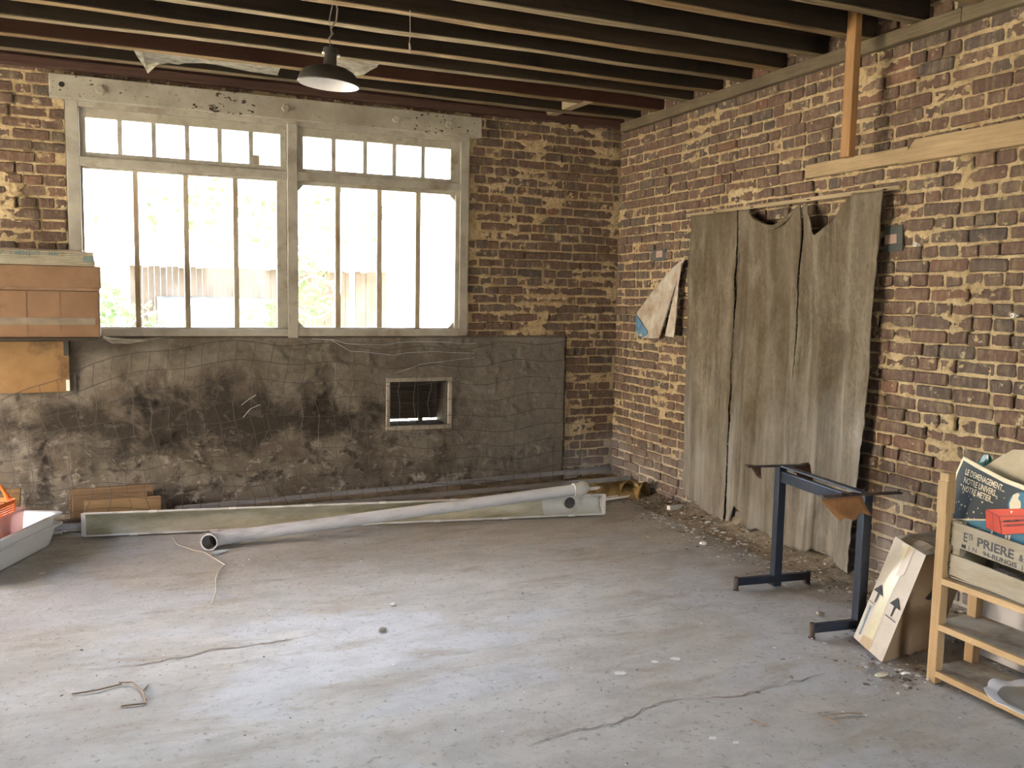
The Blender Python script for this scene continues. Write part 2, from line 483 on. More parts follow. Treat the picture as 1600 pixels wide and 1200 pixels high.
def build_bricks(wall, bricks, frame, n_single, hidden, seed):
    """frame(u,v,w)->world; the n_single bricks that show largest become parts, the rest one mass"""
    r = random.Random(seed); O, U, Vv, W = frame
    meshes = {}
    rank = []
    for bi, b in enumerate(bricks):
        p = O + U * b[0] + Vv * b[1]
        x, y, z = proj(p)
        ok = z > 0 and -.005 < x < 1.005 and -.005 < y < 1.005 and not hidden(b)
        rank.append(((p - CAM_LOC).length if ok else 1e9 + bi, bi))
    rank.sort(); single = {bi for d, bi in rank[:n_single] if d < 1e8}
    BV = []; BF = []; nb = 0
    for bi, (u, v, L, H, w, tilt, j) in enumerate(bricks):
        key = 's' if L > .165 else 'h'; k = r.randrange(12); base = .224 if key == 's' else .106
        sx, sy = L / base, H / .062
        if bi in single:
            if (key, k) not in meshes:
                V, F = VAR[key][k]; me = bpy.data.meshes.new('brick')
                me.from_pydata([tuple(U * q[0] + Vv * q[1] + W * q[2]) for q in V], [], F); me.update(); me.materials.append(M_BRICK)
                bm = bmesh.new(); bm.from_mesh(me); bmesh.ops.recalc_face_normals(bm, faces=bm.faces); bm.to_mesh(me); bm.free()
                meshes[(key, k)] = me
            o = bpy.data.objects.new('brick', meshes[(key, k)]); COL.objects.link(o); o.parent = wall
            o.location = O + U * u + Vv * v + W * w
            s = [1, 1, 1]; s[0 if abs(U.x) > .5 else 1] = sx; s[2] = sy; o.scale = s
            e = [0, 0, 0]; e[1 if abs(U.x) > .5 else 0] = tilt; o.rotation_euler = e
        else:
            V, F = VAR[key][k]
            uu = V[:, 0] * sx; vv_ = V[:, 1] * sy
            P = np.array(O)[None] + np.array(U)[None] * (u + uu - vv_ * tilt)[:, None] + np.array(Vv)[None] * (v + vv_ + uu * tilt)[:, None] + np.array(W)[None] * (w + V[:, 2])[:, None]
            BV.append(P); BF += [tuple(i + nb for i in f) for f in F]; nb += len(P)
    o = obj_from('brick_mass', np.concatenate(BV), BF, M_BRICK, wall); o['kind'] = 'stuff'
    bm = bmesh.new(); bm.from_mesh(o.data); bmesh.ops.recalc_face_normals(bm, faces=bm.faces); bm.to_mesh(o.data); bm.free()


def mortar_patch(wall, u0, u1, v0, v1, bricks, frame, cover, seed, res=.0075):
    O, U, Vv, W = frame
    us = np.linspace(u0, u1, max(2, int((u1 - u0) / res) + 1)); vs_ = np.linspace(v0, v1, max(2, int((v1 - v0) / res) + 1))
    A, B = np.meshgrid(us, vs_, indexing='ij')
    bed = 1 - np.abs(((B / CH) % 1.0) - .5) * 2          # 0 at bed joint, 1 at course middle
    n1 = fbm(A * 38, B * 38, 4, seed); big = fbm(A * 2.6, B * 4.4, 3, seed + 20); mid = fbm(A * 9, B * 13, 5, seed + 40)
    s = .58 * big + .42 * mid - .11 * bed
    q = np.quantile(s, 1 - cover)
    sm = sstep(q - .015, q + .03, s)
    h = -.0115 + (n1 - .5) * .008 + sm * (.012 + (n1 - .5) * .011)
    du = us[1] - us[0]; dv = vs_[1] - vs_[0]
    rr = random.Random(seed)
    for (u, v, L, H, w, t, j) in bricks:                 # washed-out perpends
        if rr.random() < .17:
            i0 = int(round((u + L / 2 - u0) / du)); i1 = int(round((u + L / 2 + j - u0) / du))
            j0 = int(round((v - H / 2 - v0) / dv)); j1 = int(round((v + H / 2 - v0) / dv))
            if i1 >= 0 and j1 >= 0 and i0 < len(us) and j0 < len(vs_):
                h[max(i0, 0):i1 + 1, max(j0, 0):j1 + 1] = -.04
    P = np.array(O) + A[..., None] * np.array(U) + B[..., None] * np.array(Vv) + h[..., None] * np.array(W)
    F = grid(len(us), len(vs_))
    if U.cross(Vv).dot(W) < 0: F = F[:, ::-1].copy()
    return obj_from('mortar', P.reshape(-1, 3), F, M_MORTAR, wall, smooth=True)


# ---- right wall: u = -y, w = -x
wall_right = tag(MB().box((.045, -9.5, -.1), (.42, .4, 3.6)).build('wall_right', M_CORE, origin=(0, 0, 0)), kind='structure')
fr_r = (Vector((0, 0, 0)), Vector((0, -1, 0)), Vector((0, 0, 1)), Vector((-1, 0, 0)))
br = brick_layout(0, 5.6, 0, 3.30, 11)
hid_r = lambda b: (1.16 < b[0] < 2.95 and b[1] < 2.15) or (b[0] > 3.4 and b[1] < .6) or 2.99 < b[1] < 3.09
build_bricks(wall_right, br, fr_r, 300, hid_r, 5)
mortar_patch(wall_right, -.04, 5.6, -.02, 3.32, br, fr_r, .09, 31)
MB_ = MB().box((.0, -9.1, -.1), (.046, -5.59, 3.4)).build('wall_face', M_CORE, wall_right)

M_MARKG = dusty('grey_green_paint', (.055, .062, .055), (.10, .11, .095), 14, .85)
M_MARKP = dusty('pink_paint', (.42, .27, .21), (.52, .35, .28), 14, .85)
for (ya, yb, za, zb), (pa, pb, qa, qb) in (((-.583, -.762, 1.905, 2.003), (-.628, -.720, 1.934, 1.990)), ((-2.96, -3.088, 1.885, 2.030), (-2.965, -3.050, 1.930, 1.985))):
    MB().prism([(-.0065, ya, za), (-.0065, yb, za + .006), (-.0065, yb + .006, zb), (-.0065, ya - .004, zb - .005)], (.012, 0, 0)).build('paint_mark', M_MARKG, wall_right)
    MB().prism([(-.0085, pa, qa), (-.0085, pb, qa + .004), (-.0085, pb + .004, qb), (-.0085, pa - .003, qb - .004)], (.006, 0, 0)).build('paint_mark', M_MARKP, wall_right)

# ---- back wall: u = x, w = -y
WIN = (-4.25, -1.38, 1.28, 2.86); NICHE = (-2.02, -1.54, .567, .918)
mb = MB(); Y0, Y1 = .045, .25
mb.box((LX - .4, Y0, -.1), (WIN[0], Y1, 3.6)).box((WIN[1], Y0, -.1), (.42, Y1, 3.6)).box((WIN[0], Y0, WIN[3]), (WIN[1], Y1, 3.6))
mb.box((WIN[0], Y0, -.1), (NICHE[0], Y1, WIN[2])).box((NICHE[1], Y0, -.1), (WIN[1], Y1, WIN[2]))
mb.box((NICHE[0], Y0, -.1), (NICHE[1], Y1, NICHE[2])).box((NICHE[0], Y0, NICHE[3]), (NICHE[1], Y1, WIN[2]))
wall_back = tag(mb.build('wall_back', M_CORE, origin=(0, 0, 0)), kind='structure')
fr_b = (Vector((0, 0, 0)), Vector((1, 0, 0)), Vector((0, 0, 1)), Vector((0, -1, 0)))
RECTS = [(-5.9, -4.255, 1.285, 3.06), (-1.372, .02, 1.285, 3.06), (-4.255, -1.372, 2.865, 3.06), (-.47, .02, -.02, 1.285)]
bb = []
for b in brick_layout(-5.9, .02, 0, 3.06, 23):
    for (a0, a1, c0, c1) in RECTS:
        if a0 < b[0] < a1 and c0 < b[1] < c1:
            l = max(b[0] - b[2] / 2, a0 + .004); rgt = min(b[0] + b[2] / 2, a1 - .004)
            if rgt - l > .03: b = [(l + rgt) / 2, b[1], rgt - l] + b[3:]; bb.append(b)
            break
hid_b = lambda b: (-4.34 < b[0] < -1.29 and b[1] > 2.85) or (b[0] < -4.05 and b[1] < 1.8)
build_bricks(wall_back, bb, fr_b, 300, hid_b, 6)
for k, (a0, a1, c0, c1) in enumerate(RECTS): mortar_patch(wall_back, a0, a1, c0, c1, bb, fr_b, .25, 57)

# ---- plaster / render on the lower back wall
us = np.arange(-6.6, -.455, .0125); vs_ = np.arange(-.03, 1.302, .0125)
A, B = np.meshgrid(us, vs_, indexing='ij')
A = A + sstep(-.6, -.46, A) * (fbm(B * 4, B * 0, 3, 5) - .5) * .03
hh = .016 + (fbm(A * 1.2, B * 1.6, 4, 71) - .5) * .022 + (fbm(A * 16, B * 16, 3, 72) - .5) * .004
loss = sstep(.55, .58, fbm(A * 3.2, B * 4.0, 5, 75) + .16 * sstep(.5, .1, B)); hh = hh - loss * .008
hh[-2:, :] = -.03; hh[:, -2:] = -.03
cut = (A[:-1, :-1] > -1.75) & (B[:-1, :-1] > 9)
P = np.stack([A, -hh, B], -1).reshape(-1, 3); F = grid(len(us), len(vs_))
ctr = P[F].mean(1); keep = ~((ctr[:, 0] > NICHE[0]) & (ctr[:, 0] < NICHE[1]) & (ctr[:, 2] > NICHE[2]) & (ctr[:, 2] < NICHE[3]))
obj_from('plaster_render', P, F[keep], M_PLASTER, wall_back, smooth=True)
# edge of the hatch
mb = MB(); x0, x1, z0, z1 = NICHE; e = .035
for lo, hi in (((x0 - e, -.022, z0 - e), (x1 + e, .1, z0)), ((x0 - e, -.022, z1), (x1 + e, .1, z1 + e)), ((x0 - e, -.022, z0), (x0, .1, z1)), ((x1, -.022, z0), (x1 + e, .1, z1))): mb.box(lo, hi)
mb.build('hatch_surround', dusty('hatch_surround', (.30, .255, .20), (.40, .35, .28), 7, .9, bump=.4, dirt=(.13, .105, .08)), wall_back, bevel=.006)
M_DKWOOD = wood('dark_hatch_board', (.035, .026, .018), (.07, .054, .038), 'x')
mb = MB()
for lo, hi in (((x0, .0, z0 - .002), (x0 + .006, .25, z1)), ((x1 - .006, .0, z0), (x1, .25, z1)), ((x0, 0, z1 - .006), (x1, .25, z1)), ((x0, .0, z0), (x1, .25, z0 + .004))): mb.box(lo, hi)
mb.build('hatch_lining', M_DKWOOD, wall_back)
for k in range(3):
    zz = z0 + .016 + k * .113
    MB().box((x0 - .02, .255, zz), (x1 + .02, .275, zz + .1125)).build('hatch_board', M_DKWOOD, wall_back, bevel=.003)
MB().bar((x1 - .155, .238, z0), (x1 - .165, .238, z1), .035, .03, (0, 1, 0)).build('hatch_batten', M_DKWOOD, wall_back)

# ================================================================== WINDOW
window = empty('window_1', (-2.815, 0, 1.28), kind='structure')
fx0, fx1, mz0, mz1 = -4.25, -1.38, 1.283, 2.85
MB().box((fx0, -.012, mz0), (-4.172, .09, mz1)).build('jamb', M_PAINT, window, bevel=.004)
MB().box((-1.452, -.012, mz0), (fx1, .09, mz1)).build('jamb', M_PAINT, window, bevel=.004)
MB().box((-2.803, -.022, 1.265), (-2.73, .09, mz1 - .02)).build('mullion', M_PAINT, window, bevel=.004)
MB().box((fx0, -.008, 2.815), (fx1, .09, 2.856)).build('head_rail', M_PAINT, window, bevel=.004)
for a, b in ((-4.172, -2.803), (-2.73, -1.452)):
    MB().box((a, -.012, 2.428), (b, .085, 2.490)).build('transom', M_PAINT, window, bevel=.004)
    MB().box((a, -.016, 1.280), (b, .09, 1.335)).build('sill_rail', M_PAINT, window, bevel=.004)


def sash(x0, x1, z0, z1, ins, bars, bw):
    """sash frame between x0..x1, z0..z1; glass inset by ins=(l,r,b,t); bars at x centres"""
    l, r, b, t = ins; y0, y1 = .006, .050
    mb = MB().box((x0, y0, z0), (x0 + l, y1, z1)).box((x1 - r, y0, z0), (x1, y1, z1)).box((x0 + l, y0, z0), (x1 - r, y1, z0 + b)).box((x0 + l, y0, z1 - t), (x1 - r, y1, z1))
    s = mb.build('sash', M_PAINT2, window, bevel=.003)
    e = [x0 + l] + list(bars) + [x1 - r]
    for c in bars: MB().box((c - bw / 2, y0 + .004, z0 + b), (c + bw / 2, y1 - .004, z1 - t)).build('glazing_bar', M_BAR if z1 < 2.45 else M_PAINT2, s)
    for a, c in zip(e[:-1], e[1:]): MB().box((a, .026, z0 + b - .002), (c, .029, z1 - t + .002)).build('pane', M_GLASS, s)
    return s


sash(-4.170, -2.805, 2.490, 2.815, (.040, .043, .034, .064), (-3.920, -3.704, -3.487, -3.268, -3.053), .031)
sash(-2.728, -1.455, 2.490, 2.815, (.045, .076, .028, .064), (-2.456, -2.216, -1.988, -1.757), .031)
s3 = sash(-4.170, -2.805, 1.335, 2.428, (.016, .072, .008, .016), (-3.829, -3.502, -3.166), .034)
s4 = sash(-2.728, -1.455, 1.335, 2.428, (.006, .030, .010, .030), (-2.425, -2.103, -1.793), .038)
for (cx, cz, sx, sz) in ((-2.722, 1.345, 1, 1), (-1.485, 1.345, -1, 1), (-1.485, 2.398, -1, -1), (-2.722, 2.398, 1, -1)):
    MB().prism([(cx, .03, cz), (cx + .045 * sx, .03, cz), (cx, .03, cz + .05 * sz)], (0, .012, 0)).build('corner_block', M_PAINT2, s4)
MB().box((-3.045, .015, 2.522), (-2.995, .024, 2.59)).build('patch', M_BAR, s4)

# lintel beam with bolt heads
lint = MB().box((-4.337, -.055, 2.852), (-1.294, .03, 3.006)).build('lintel', M_LINTEL, wall_back, bevel=.006)
for bx in (-4.034, -2.82, -2.0, -1.575):
    M = Euler((PI / 2, 0, 0)).to_matrix()
    MB().lathe([(0, .026), (.024, .026), (.028, .020), (.028, 0)], (bx, -.055, 2.926), 6, M).build('bolt_head', M_PAINT2, lint)
MB().lathe([(0, .004), (.016, .004), (.018, 0)], (-4.262, -.055, 2.938), 9, Euler((PI / 2, 0, 0)).to_matrix()).build('bolt_hole', dusty('black_hole', (.01, .01, .01), (.02, .02, .015)), lint)

# timber plates along the wall heads
MB().box((-5.95, -.055, 3.040), (.0, .05, 3.10)).box((-5.95, -.035, 3.10), (0, .05, 3.30)).build('wall_plate', M_REDPLATE, wall_back, bevel=.006)
mb = MB()
for k, (a, b) in enumerate(((-.05, -1.9), (-1.9, -3.4), (-3.4, -5.4), (-5.4, -9.1))):
    mb.box((-.040 - .004 * (k % 2), b, 3.003), (.05, a, 3.078))
mb.build('wall_plate', M_PLATE, wall_right, bevel=.005)
MB().box((-.032, -3.11, 2.362), (.02, -2.322, 2.444)).build('batten', M_BATTEN, wall_right, bevel=.004)
MB().prism([(-.036, -3.05, 2.355), (-.036, -3.155, 2.474), (-.036, -5.2, 2.462), (-.036, -5.2, 2.352)], (.05, 0, 0)).build('batten', M_BATTEN, wall_right, bevel=.004)
tag(MB().box((-.226, -2.886, 2.405), (-.180, -2.819, 3.27)).build('timber_post', M_POST, bevel=.004), 'short orange pine post nailed to a joist above the batten', 'post')

# ================================================================== CEILING
ceil = tag(MB().box((LX - .4, -9.5, 3.30), (.42, .4, 3.6)).build('ceiling', M_DARKBOARD, origin=(0, 0, 0)), kind='structure')
JY = [-.303, -.645, -1.055, -1.405, -1.735, -2.075, -2.443, -2.815, -3.165] + [-3.53 - .355 * k for k in range(15)]
for k, y in enumerate(JY):
    zb = 3.080 + (.004 if k % 3 else -.002)
    mb = MB(); n = 14; V = []
    for i in range(n + 1):
        x = LX + .02 + (-LX - .01) * i / n; dy = RND.uniform(-.004, .004); dz = RND.uniform(-.004, .004)
        V += [(x, y + dy, zb + dz), (x, y + .082 + dy, zb + dz + RND.uniform(-.003, .003)), (x, y + .082, 3.31), (x, y, 3.31)]
    F = [(0, 1, 2, 3), tuple(4 * n + q for q in (3, 2, 1, 0))]
    for i in range(n):
        for q in range(4): F.append((4 * i + q, 4 * i + 4 + q, 4 * i + 4 + (q + 1) % 4, 4 * i + (q + 1) % 4))
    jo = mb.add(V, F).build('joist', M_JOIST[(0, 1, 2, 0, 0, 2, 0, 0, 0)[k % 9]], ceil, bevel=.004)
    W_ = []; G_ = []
    for i in range(n + 1):                       # pale worn underside strip, light bounced off the floor painted into its colour
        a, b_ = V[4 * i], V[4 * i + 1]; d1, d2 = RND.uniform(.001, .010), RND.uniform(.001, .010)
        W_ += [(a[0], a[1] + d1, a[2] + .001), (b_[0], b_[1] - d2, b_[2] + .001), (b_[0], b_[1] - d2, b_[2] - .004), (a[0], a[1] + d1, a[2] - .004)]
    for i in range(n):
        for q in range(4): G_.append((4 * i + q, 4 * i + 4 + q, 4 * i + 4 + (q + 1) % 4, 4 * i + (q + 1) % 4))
    MB().add(W_, G_).build('lit_edge', M_LITEDGE[k % 2], jo)
MB().bar((-.69, -.02, 3.115), (-.66, -.64, 3.115), .085, .07).build('trimmer', wood('pale_trimmer', (.30, .22, .12), (.42, .33, .2), 'y'), ceil, bevel=.004)


# ================================================================== OUTSIDE
M_LIME = dusty('limewashed_wall', (.66, .63, .56), (.76, .73, .67), 1.5, .95, .1)
M_TILE = dusty('roof_tiles', (.30, .15, .09), (.42, .22, .14), 3)
M_LEAF = Mat('leaf'); M_LEAF.set(M_LEAF.ramp(M_LEAF.island, [(0, (.024, .052, .013)), (.5, (.044, .084, .023)), (1, (.075, .118, .036))]), .6, .2)
tl = M_LEAF.n('ShaderNodeBsdfTranslucent'); M_LEAF.l(M_LEAF.b.inputs['Base Color'].links[0].from_socket, tl.inputs[0])
mx = M_LEAF.n('ShaderNodeMixShader'); mx.inputs[0].default_value = .4
M_LEAF.l(M_LEAF.b.outputs[0], mx.inputs[1]); M_LEAF.l(tl.outputs[0], mx.inputs[2]); M_LEAF.l(mx.outputs[0], M_LEAF.out.inputs[0]); M_LEAF = M_LEAF.m
M_BARK = dusty('pale_bark', (.45, .42, .36), (.62, .60, .54), 6, stretch=(1, 1, .3))
M_SHED = wood('weathered_shed_board', (.024, .016, .010), (.055, .038, .023), 'z')
M_SHEDDK = dusty('shed_lean_to', (.018, .021, .021), (.03, .033, .033), 3)


def foliage(name, parent, clumps, n, size, seed):
    r = np.random.default_rng(seed); C = np.array([c[:3] for c in clumps]); R = np.array([c[3] for c in clumps])
    k = r.integers(0, len(C), n); d = r.normal(size=(n, 3)); d /= np.linalg.norm(d, axis=1)[:, None]
    p = C[k] + d * (R[k] * r.uniform(.35, 1, n) ** .6)[:, None] * np.array([1, 1, .85])
    a = r.normal(size=(n, 3)); a /= np.linalg.norm(a, axis=1)[:, None]
    b = np.cross(a, r.normal(size=(n, 3))); b /= np.linalg.norm(b, axis=1)[:, None]
    s = size * r.uniform(.6, 1.3, n)[:, None]
    V = np.stack([p - a * s, p + b * s * .5, p + a * s, p - b * s * .5], 1).reshape(-1, 3)
    return obj_from(name, V, np.arange(n * 4).reshape(-1, 4), M_LEAF, parent)


def tree(loc, trunks, clumps, n, size, seed, label, cat='tree', name='garden_tree', group=None):
    t = empty(name, loc, label, cat, group)
    if trunks:
        mb = MB()
        for P, r0_, r1_ in trunks: mb.tube([Vector(loc) + Vector(q) for q in P], [r0_ + (r1_ - r0_) * i / (len(P) - 1) for i in range(len(P))], 8)
        mb.build('trunk', M_BARK, t, smooth=True)
    foliage('foliage', t, [(loc[0] + c[0], loc[1] + c[1], loc[2] + c[2], c[3]) for c in clumps], n, size, seed)
    return t


# unseen building added to bounce sun through the doorway; limewashed wall beyond the window
nb = empty('bounce_building', (-17, -5, -.06), 'unseen pale building added to bounce sunlight in through the doorway', 'bounce_building')
MB().box((-22, -13, -.06), (-16, 5, 4.6)).build('walls', M_LIME, nb)
MB().prism([(-22.4, -13.3, 4.5), (-15.6, -13.3, 4.5), (-19, -13.3, 7.2)], (0, 18.6, 0)).build('roof', M_TILE, nb)
gw = empty('garden_wall', (4, 13, -.06), 'white limewashed garden building beyond the right-hand window', 'building')
MB().box((2.0, 14.5, -.06), (10, 14.9, 3.6)).build('walls', M_LIME, gw)
MB().box((1.8, 14.3, 3.6), (10.2, 15.1, 3.72)).build('coping', M_TILE, gw)
# plank shed with a dark lean-to
sh = empty('garden_shed', (-1.7, 11.0, -.06), 'weathered plank shed among bushes outside the left-hand window', 'shed')
for k in range(46):
    x = -3.9 + k * .105
    MB().box((x, 11.0 + .01 * (k % 2), -.06), (x + .101, 11.04 + .01 * (k % 2), 2.05 + .02 * math.sin(k * 2.1))).build('plank', M_SHED, sh)
MB().prism([(-4.2, 10.7, 2.05), (-4.2, 13.6, 2.45), (1.2, 13.6, 2.45), (1.2, 10.7, 2.05)], (0, 0, .07)).build('roof', dusty('pale_sheet_roof', (.5, .48, .44), (.6, .58, .54), 2), sh)
MB().prism([(-3.45, 10.2, -.06), (-3.45, 10.98, -.06), (-3.45, 10.98, 1.50), (-3.45, 10.2, 1.35)], (1.9, 0, 0)).build('lean_to', M_SHEDDK, sh)
tree((-4.6, 9.4, -.06), [([(0, 0, 0), (0, 0, .9)], .03, .02)], [(0, 0, .9, .6), (.7, .2, 1.1, .55), (-.7, .3, 1.0, .6), (.2, 0, 1.5, .4)], 700, .085, 3, 'leafy green bush in front of the plank shed', 'bush', 'garden_bush')
tree((-2.2, 9.3, -.06), [([(.2, .1, 0), (.2, .1, .9)], .03, .02)], [(0, 0, .9, .5), (.6, .2, 1.2, .45), (1.2, .3, .9, .5)], 520, .08, 4, 'low bush growing against the dark lean-to of the shed', 'bush', 'garden_bush')
tree((-6.9, 17, -.06), [([(0, 0, 0), (.1, 0, 3)], .2, .1)], [(0, 0, 3.6, 1.4), (1.3, .3, 3.2, 1.1), (-1.2, 0, 3.3, 1.2), (.5, .2, 4.8, 1.1)], 480, .14, 5, 'spreading green tree behind the left-hand panes')
tree((-1.3, 18, -.06), [([(0, 0, 0), (0, 0, 3)], .2, .1)], [(0, 0, 3.7, 1.3), (1.4, .3, 3.6, 1.2), (-1.3, 0, 3.9, 1.2)], 430, .14, 6, 'round green tree rising over the shed roof')
tree((-1.15, 6.0, -.06), [([(-.10, 0, 0), (0, 0, 1.6), (.12, 0, 3.4)], .055, .035), ([(.22, .1, 0), (.24, .1, 1.7), (.22, .1, 3.4)], .05, .03)],
     [(-.25, .5, 1.5, .3), (-.3, .6, 2.2, .45), (.1, .4, 2.9, .4), (-.35, .3, 1.9, .35)], 420, .06, 7, 'twin pale slender trunks with leaves just outside the right-hand window')
tree((3.4, 17, -.06), [([(0, 0, 0), (0, 0, 3)], .2, .1)], [(0, 0, 3.9, 1.1), (1.5, .3, 3.8, 1.0), (-1.6, 0, 3.8, 1.0), (3.0, .2, 3.7, .8)], 500, .12, 8, 'green tree crown showing above the limewashed garden wall')
ho = MB().tube([(-1.42 + .30 * math.cos(a), 6.3, 1.55 + .30 * math.sin(a)) for a in [2 * PI * k / 24 for k in range(25)]], .012, 6)
ho.tube([(-1.42, 6.3, 1.26), (-1.42, 6.3, -.06)], .014, 6)
tag(ho.build('garden_hoop', dusty('galvanised', (.5, .5, .5), (.6, .6, .6), 5, .4, metal=.6)), 'round metal hoop on a stake beside the twin pale trunks', 'hoop')
tag(MB().tube([(-3.55 + .42 * math.cos(a), 5.2, .92 + .42 * math.sin(a)) for a in [PI * k / 16 for k in range(17)]] , .008, 6).tube([(-3.13, 5.2, .92), (-3.13, 5.2, -.06)], .008, 6).tube([(-3.97, 5.2, .92), (-3.97, 5.2, -.06)], .008, 6).build('tunnel_hoop', dusty('tunnel_hoop', (.16, .16, .16), (.25, .25, .25), 5)), 'thin dark arched plant hoop just beyond the left sill', 'hoop')


# ================================================================== PENDANT LAMP
M_ENAMEL = dusty('dark_enamel', (.030, .026, .021), (.050, .043, .034), 8, .55, .4, .1)
M_ENAMELW = dusty('white_enamel', (.62, .60, .60), (.72, .70, .69), 5, .3, .5, .03)
M_CORD = dusty('grey_cord', (.15, .125, .095), (.23, .195, .15), 12)
M_PORC = dusty('porcelain', (.7, .68, .62), (.8, .78, .72), 9, .3, .5, .02)
LC = Vector((-2.895, -1.95, 2.69)); LR = Euler((math.radians(2), math.radians(3.5), 0)).to_matrix()
lamp = empty('pendant_lamp', LC, 'dark enamel pendant lamp with white inside hanging from the joists', 'lamp')
MB().lathe([(.157, .000), (.161, .004), (.157, .022), (.148, .046), (.126, .068), (.092, .083), (.050, .093), (.036, .097)], LC, 40, LR).build('shade', M_ENAMEL, lamp, smooth=True)
MB().lathe([(.157, .000), (.153, .018), (.144, .042), (.122, .063), (.088, .078), (.036, .090), (.0, .091)], LC, 40, LR).build('reflector', M_ENAMELW, lamp, smooth=True)
MB().lathe([(.036, .092), (.033, .130), (.031, .150), (.037, .152), (.040, .176), (.036, .186), (.012, .190), (.010, .205), (0, .206)], LC, 24, LR).build('lampholder', M_ENAMEL, lamp, smooth=True); holder = lamp.children[-1]
for sx in (-1, 1): MB().lathe([(0, .006), (.007, .004), (.008, 0), (.006, -.006), (0, -.007)], LC + LR @ Vector((.040 * sx, -.012, .154)), 10).build('porcelain_screw', M_PORC, holder, smooth=True)
t0 = LC + LR @ Vector((0, 0, .20))
MB().tube([t0, t0 + Vector((-.012, 0, .03)), t0 + Vector((.004, 0, .055)), t0 + Vector((.0, 0, .085)), t0 + Vector((.028, 0, .13)), t0 + Vector((.030, -.02, .18)), t0 + Vector((.010, -.06, .215)), t0 + Vector((-.03, -.085, .23))], .0045, 8).build('cord', M_CORD, lamp, smooth=True)
MB().tube([t0 + Vector((0, 0, .085)), t0 + Vector((-.010, 0, .12)), t0 + Vector((-.006, -.03, .165)), t0 + Vector((.0, -.05, .20))], .003, 6).build('hook_wire', M_CORD, lamp, smooth=True)
MB().tube([t0 + Vector((.004, 0, .0)), t0 + Vector((-.016, -.004, .03)), t0 + Vector((-.004, -.004, .05)), t0 + Vector((.006, 0, .075)), t0 + Vector((.012, 0, .06))], .0025, 6).build('cord_knot', M_CORD, lamp, smooth=True)
# hanging string with dusty tatters
S0 = Vector((-2.50, -2.10, 3.08))
mb = MB().tube([S0, S0 + Vector((.002, 0, -.12)), S0 + Vector((-.002, 0, -.17))], .002, 5)
mb.tube([S0 + Vector((0, 0, -.115)), S0 + Vector((.003, 0, -.128)), S0 + Vector((0, 0, -.143))], [.002, .005, .002], 6)
mb.tube([S0 + Vector((-.002, 0, -.165)), S0 + Vector((.001, 0, -.19)), S0 + Vector((-.001, 0, -.215))], [.004, .006, .003], 6)
tag(mb.build('hanging_string', dusty('dusty_string', (.40, .34, .24), (.52, .45, .33), 20)), 'thin dusty string dangling from a joist right of the lamp', 'string')

# ================================================================== COBWEBS
mw = Mat('cobweb'); mw.nt.nodes.remove(mw.b)
ta = mw.n('ShaderNodeBsdfTransparent'); db = mw.n('ShaderNodeBsdfDiffuse'); db.inputs[0].default_value = (.85, .80, .66, 1)
tlw = mw.n('ShaderNodeBsdfTranslucent'); tlw.inputs[0].default_value = (.85, .80, .66, 1)
ms = mw.n('ShaderNodeMixShader'); ms2 = mw.n('ShaderNodeMixShader'); ms2.inputs[0].default_value = .5
mw.l(db.outputs[0], ms2.inputs[1]); mw.l(tlw.outputs[0], ms2.inputs[2])
mw.put(ms.inputs[0], mw.ramp(mw.noise(14, 4, .6, mw.vec((1, 2, 4))), [(.3, .30), (.7, .70)])); mw.l(ta.outputs[0], ms.inputs[1]); mw.l(ms2.outputs[0], ms.inputs[2]); mw.l(ms.outputs[0], mw.out.inputs[0])
M_WEB = mw.m


def web(top, bot, label, n=5):
    """sheet strung between two polylines of equal length"""
    V = []; F = []; k = len(top)
    for j in range(n + 1):
        t = j / n
        for a, b in zip(top, bot): V.append(Vector(a).lerp(Vector(b), t) + Vector((0, .03 * math.sin(PI * t), 0)))
    for j in range(n):
        for i in range(k - 1): F.append((j * k + i, j * k + i + 1, (j + 1) * k + i + 1, (j + 1) * k + i))
    o = MB().add(V, F).build('cobweb', M_WEB, smooth=False)
    return tag(o, label, 'cobweb')


web([(-3.823, -.575, 3.083), (-3.776, -.575, 3.082), (-3.716, -.575, 3.083), (-3.634, -.575, 3.084), (-3.562, -.575, 3.084), (-3.501, -.575, 3.084), (-3.417, -.575, 3.084), (-3.339, -.575, 3.084), (-3.228, -.575, 3.084), (-3.112, -.575, 3.083), (-2.932, -.575, 3.080)],
    [(-3.783, -.48, 3.046), (-3.743, -.48, 2.972), (-3.685, -.48, 3.034), (-3.617, -.48, 3.052), (-3.559, -.48, 3.049), (-3.524, -.48, 3.062), (-3.410, -.48, 3.076), (-3.331, -.48, 3.075), (-3.219, -.48, 3.065), (-3.101, -.48, 3.055), (-2.935, -.48, 3.052)], 'long dusty cobweb sagging between joists left of the lamp')
web([(-2.661, -.985, 3.078), (-2.588, -.985, 3.078), (-2.526, -.985, 3.078), (-2.473, -.985, 3.078), (-2.431, -.985, 3.078), (-2.372, -.985, 3.078)],
    [(-2.632, -.88, 3.066), (-2.566, -.88, 3.052), (-2.499, -.88, 3.011), (-2.448, -.88, 3.024), (-2.406, -.88, 3.056), (-2.365, -.93, 3.074)], 'small dusty cobweb just right of the lamp shade')
web([(-4.055, -.10, 1.285), (-4.0, -.08, 1.272), (-3.9, -.06, 1.262), (-3.8, -.05, 1.262), (-3.65, -.04, 1.275)],
    [(-4.055, -.12, 1.270), (-4.0, -.12, 1.235), (-3.9, -.10, 1.232), (-3.8, -.07, 1.245), (-3.65, -.045, 1.272)], 'pale cobweb under the window sill beside the brown carton', 3)

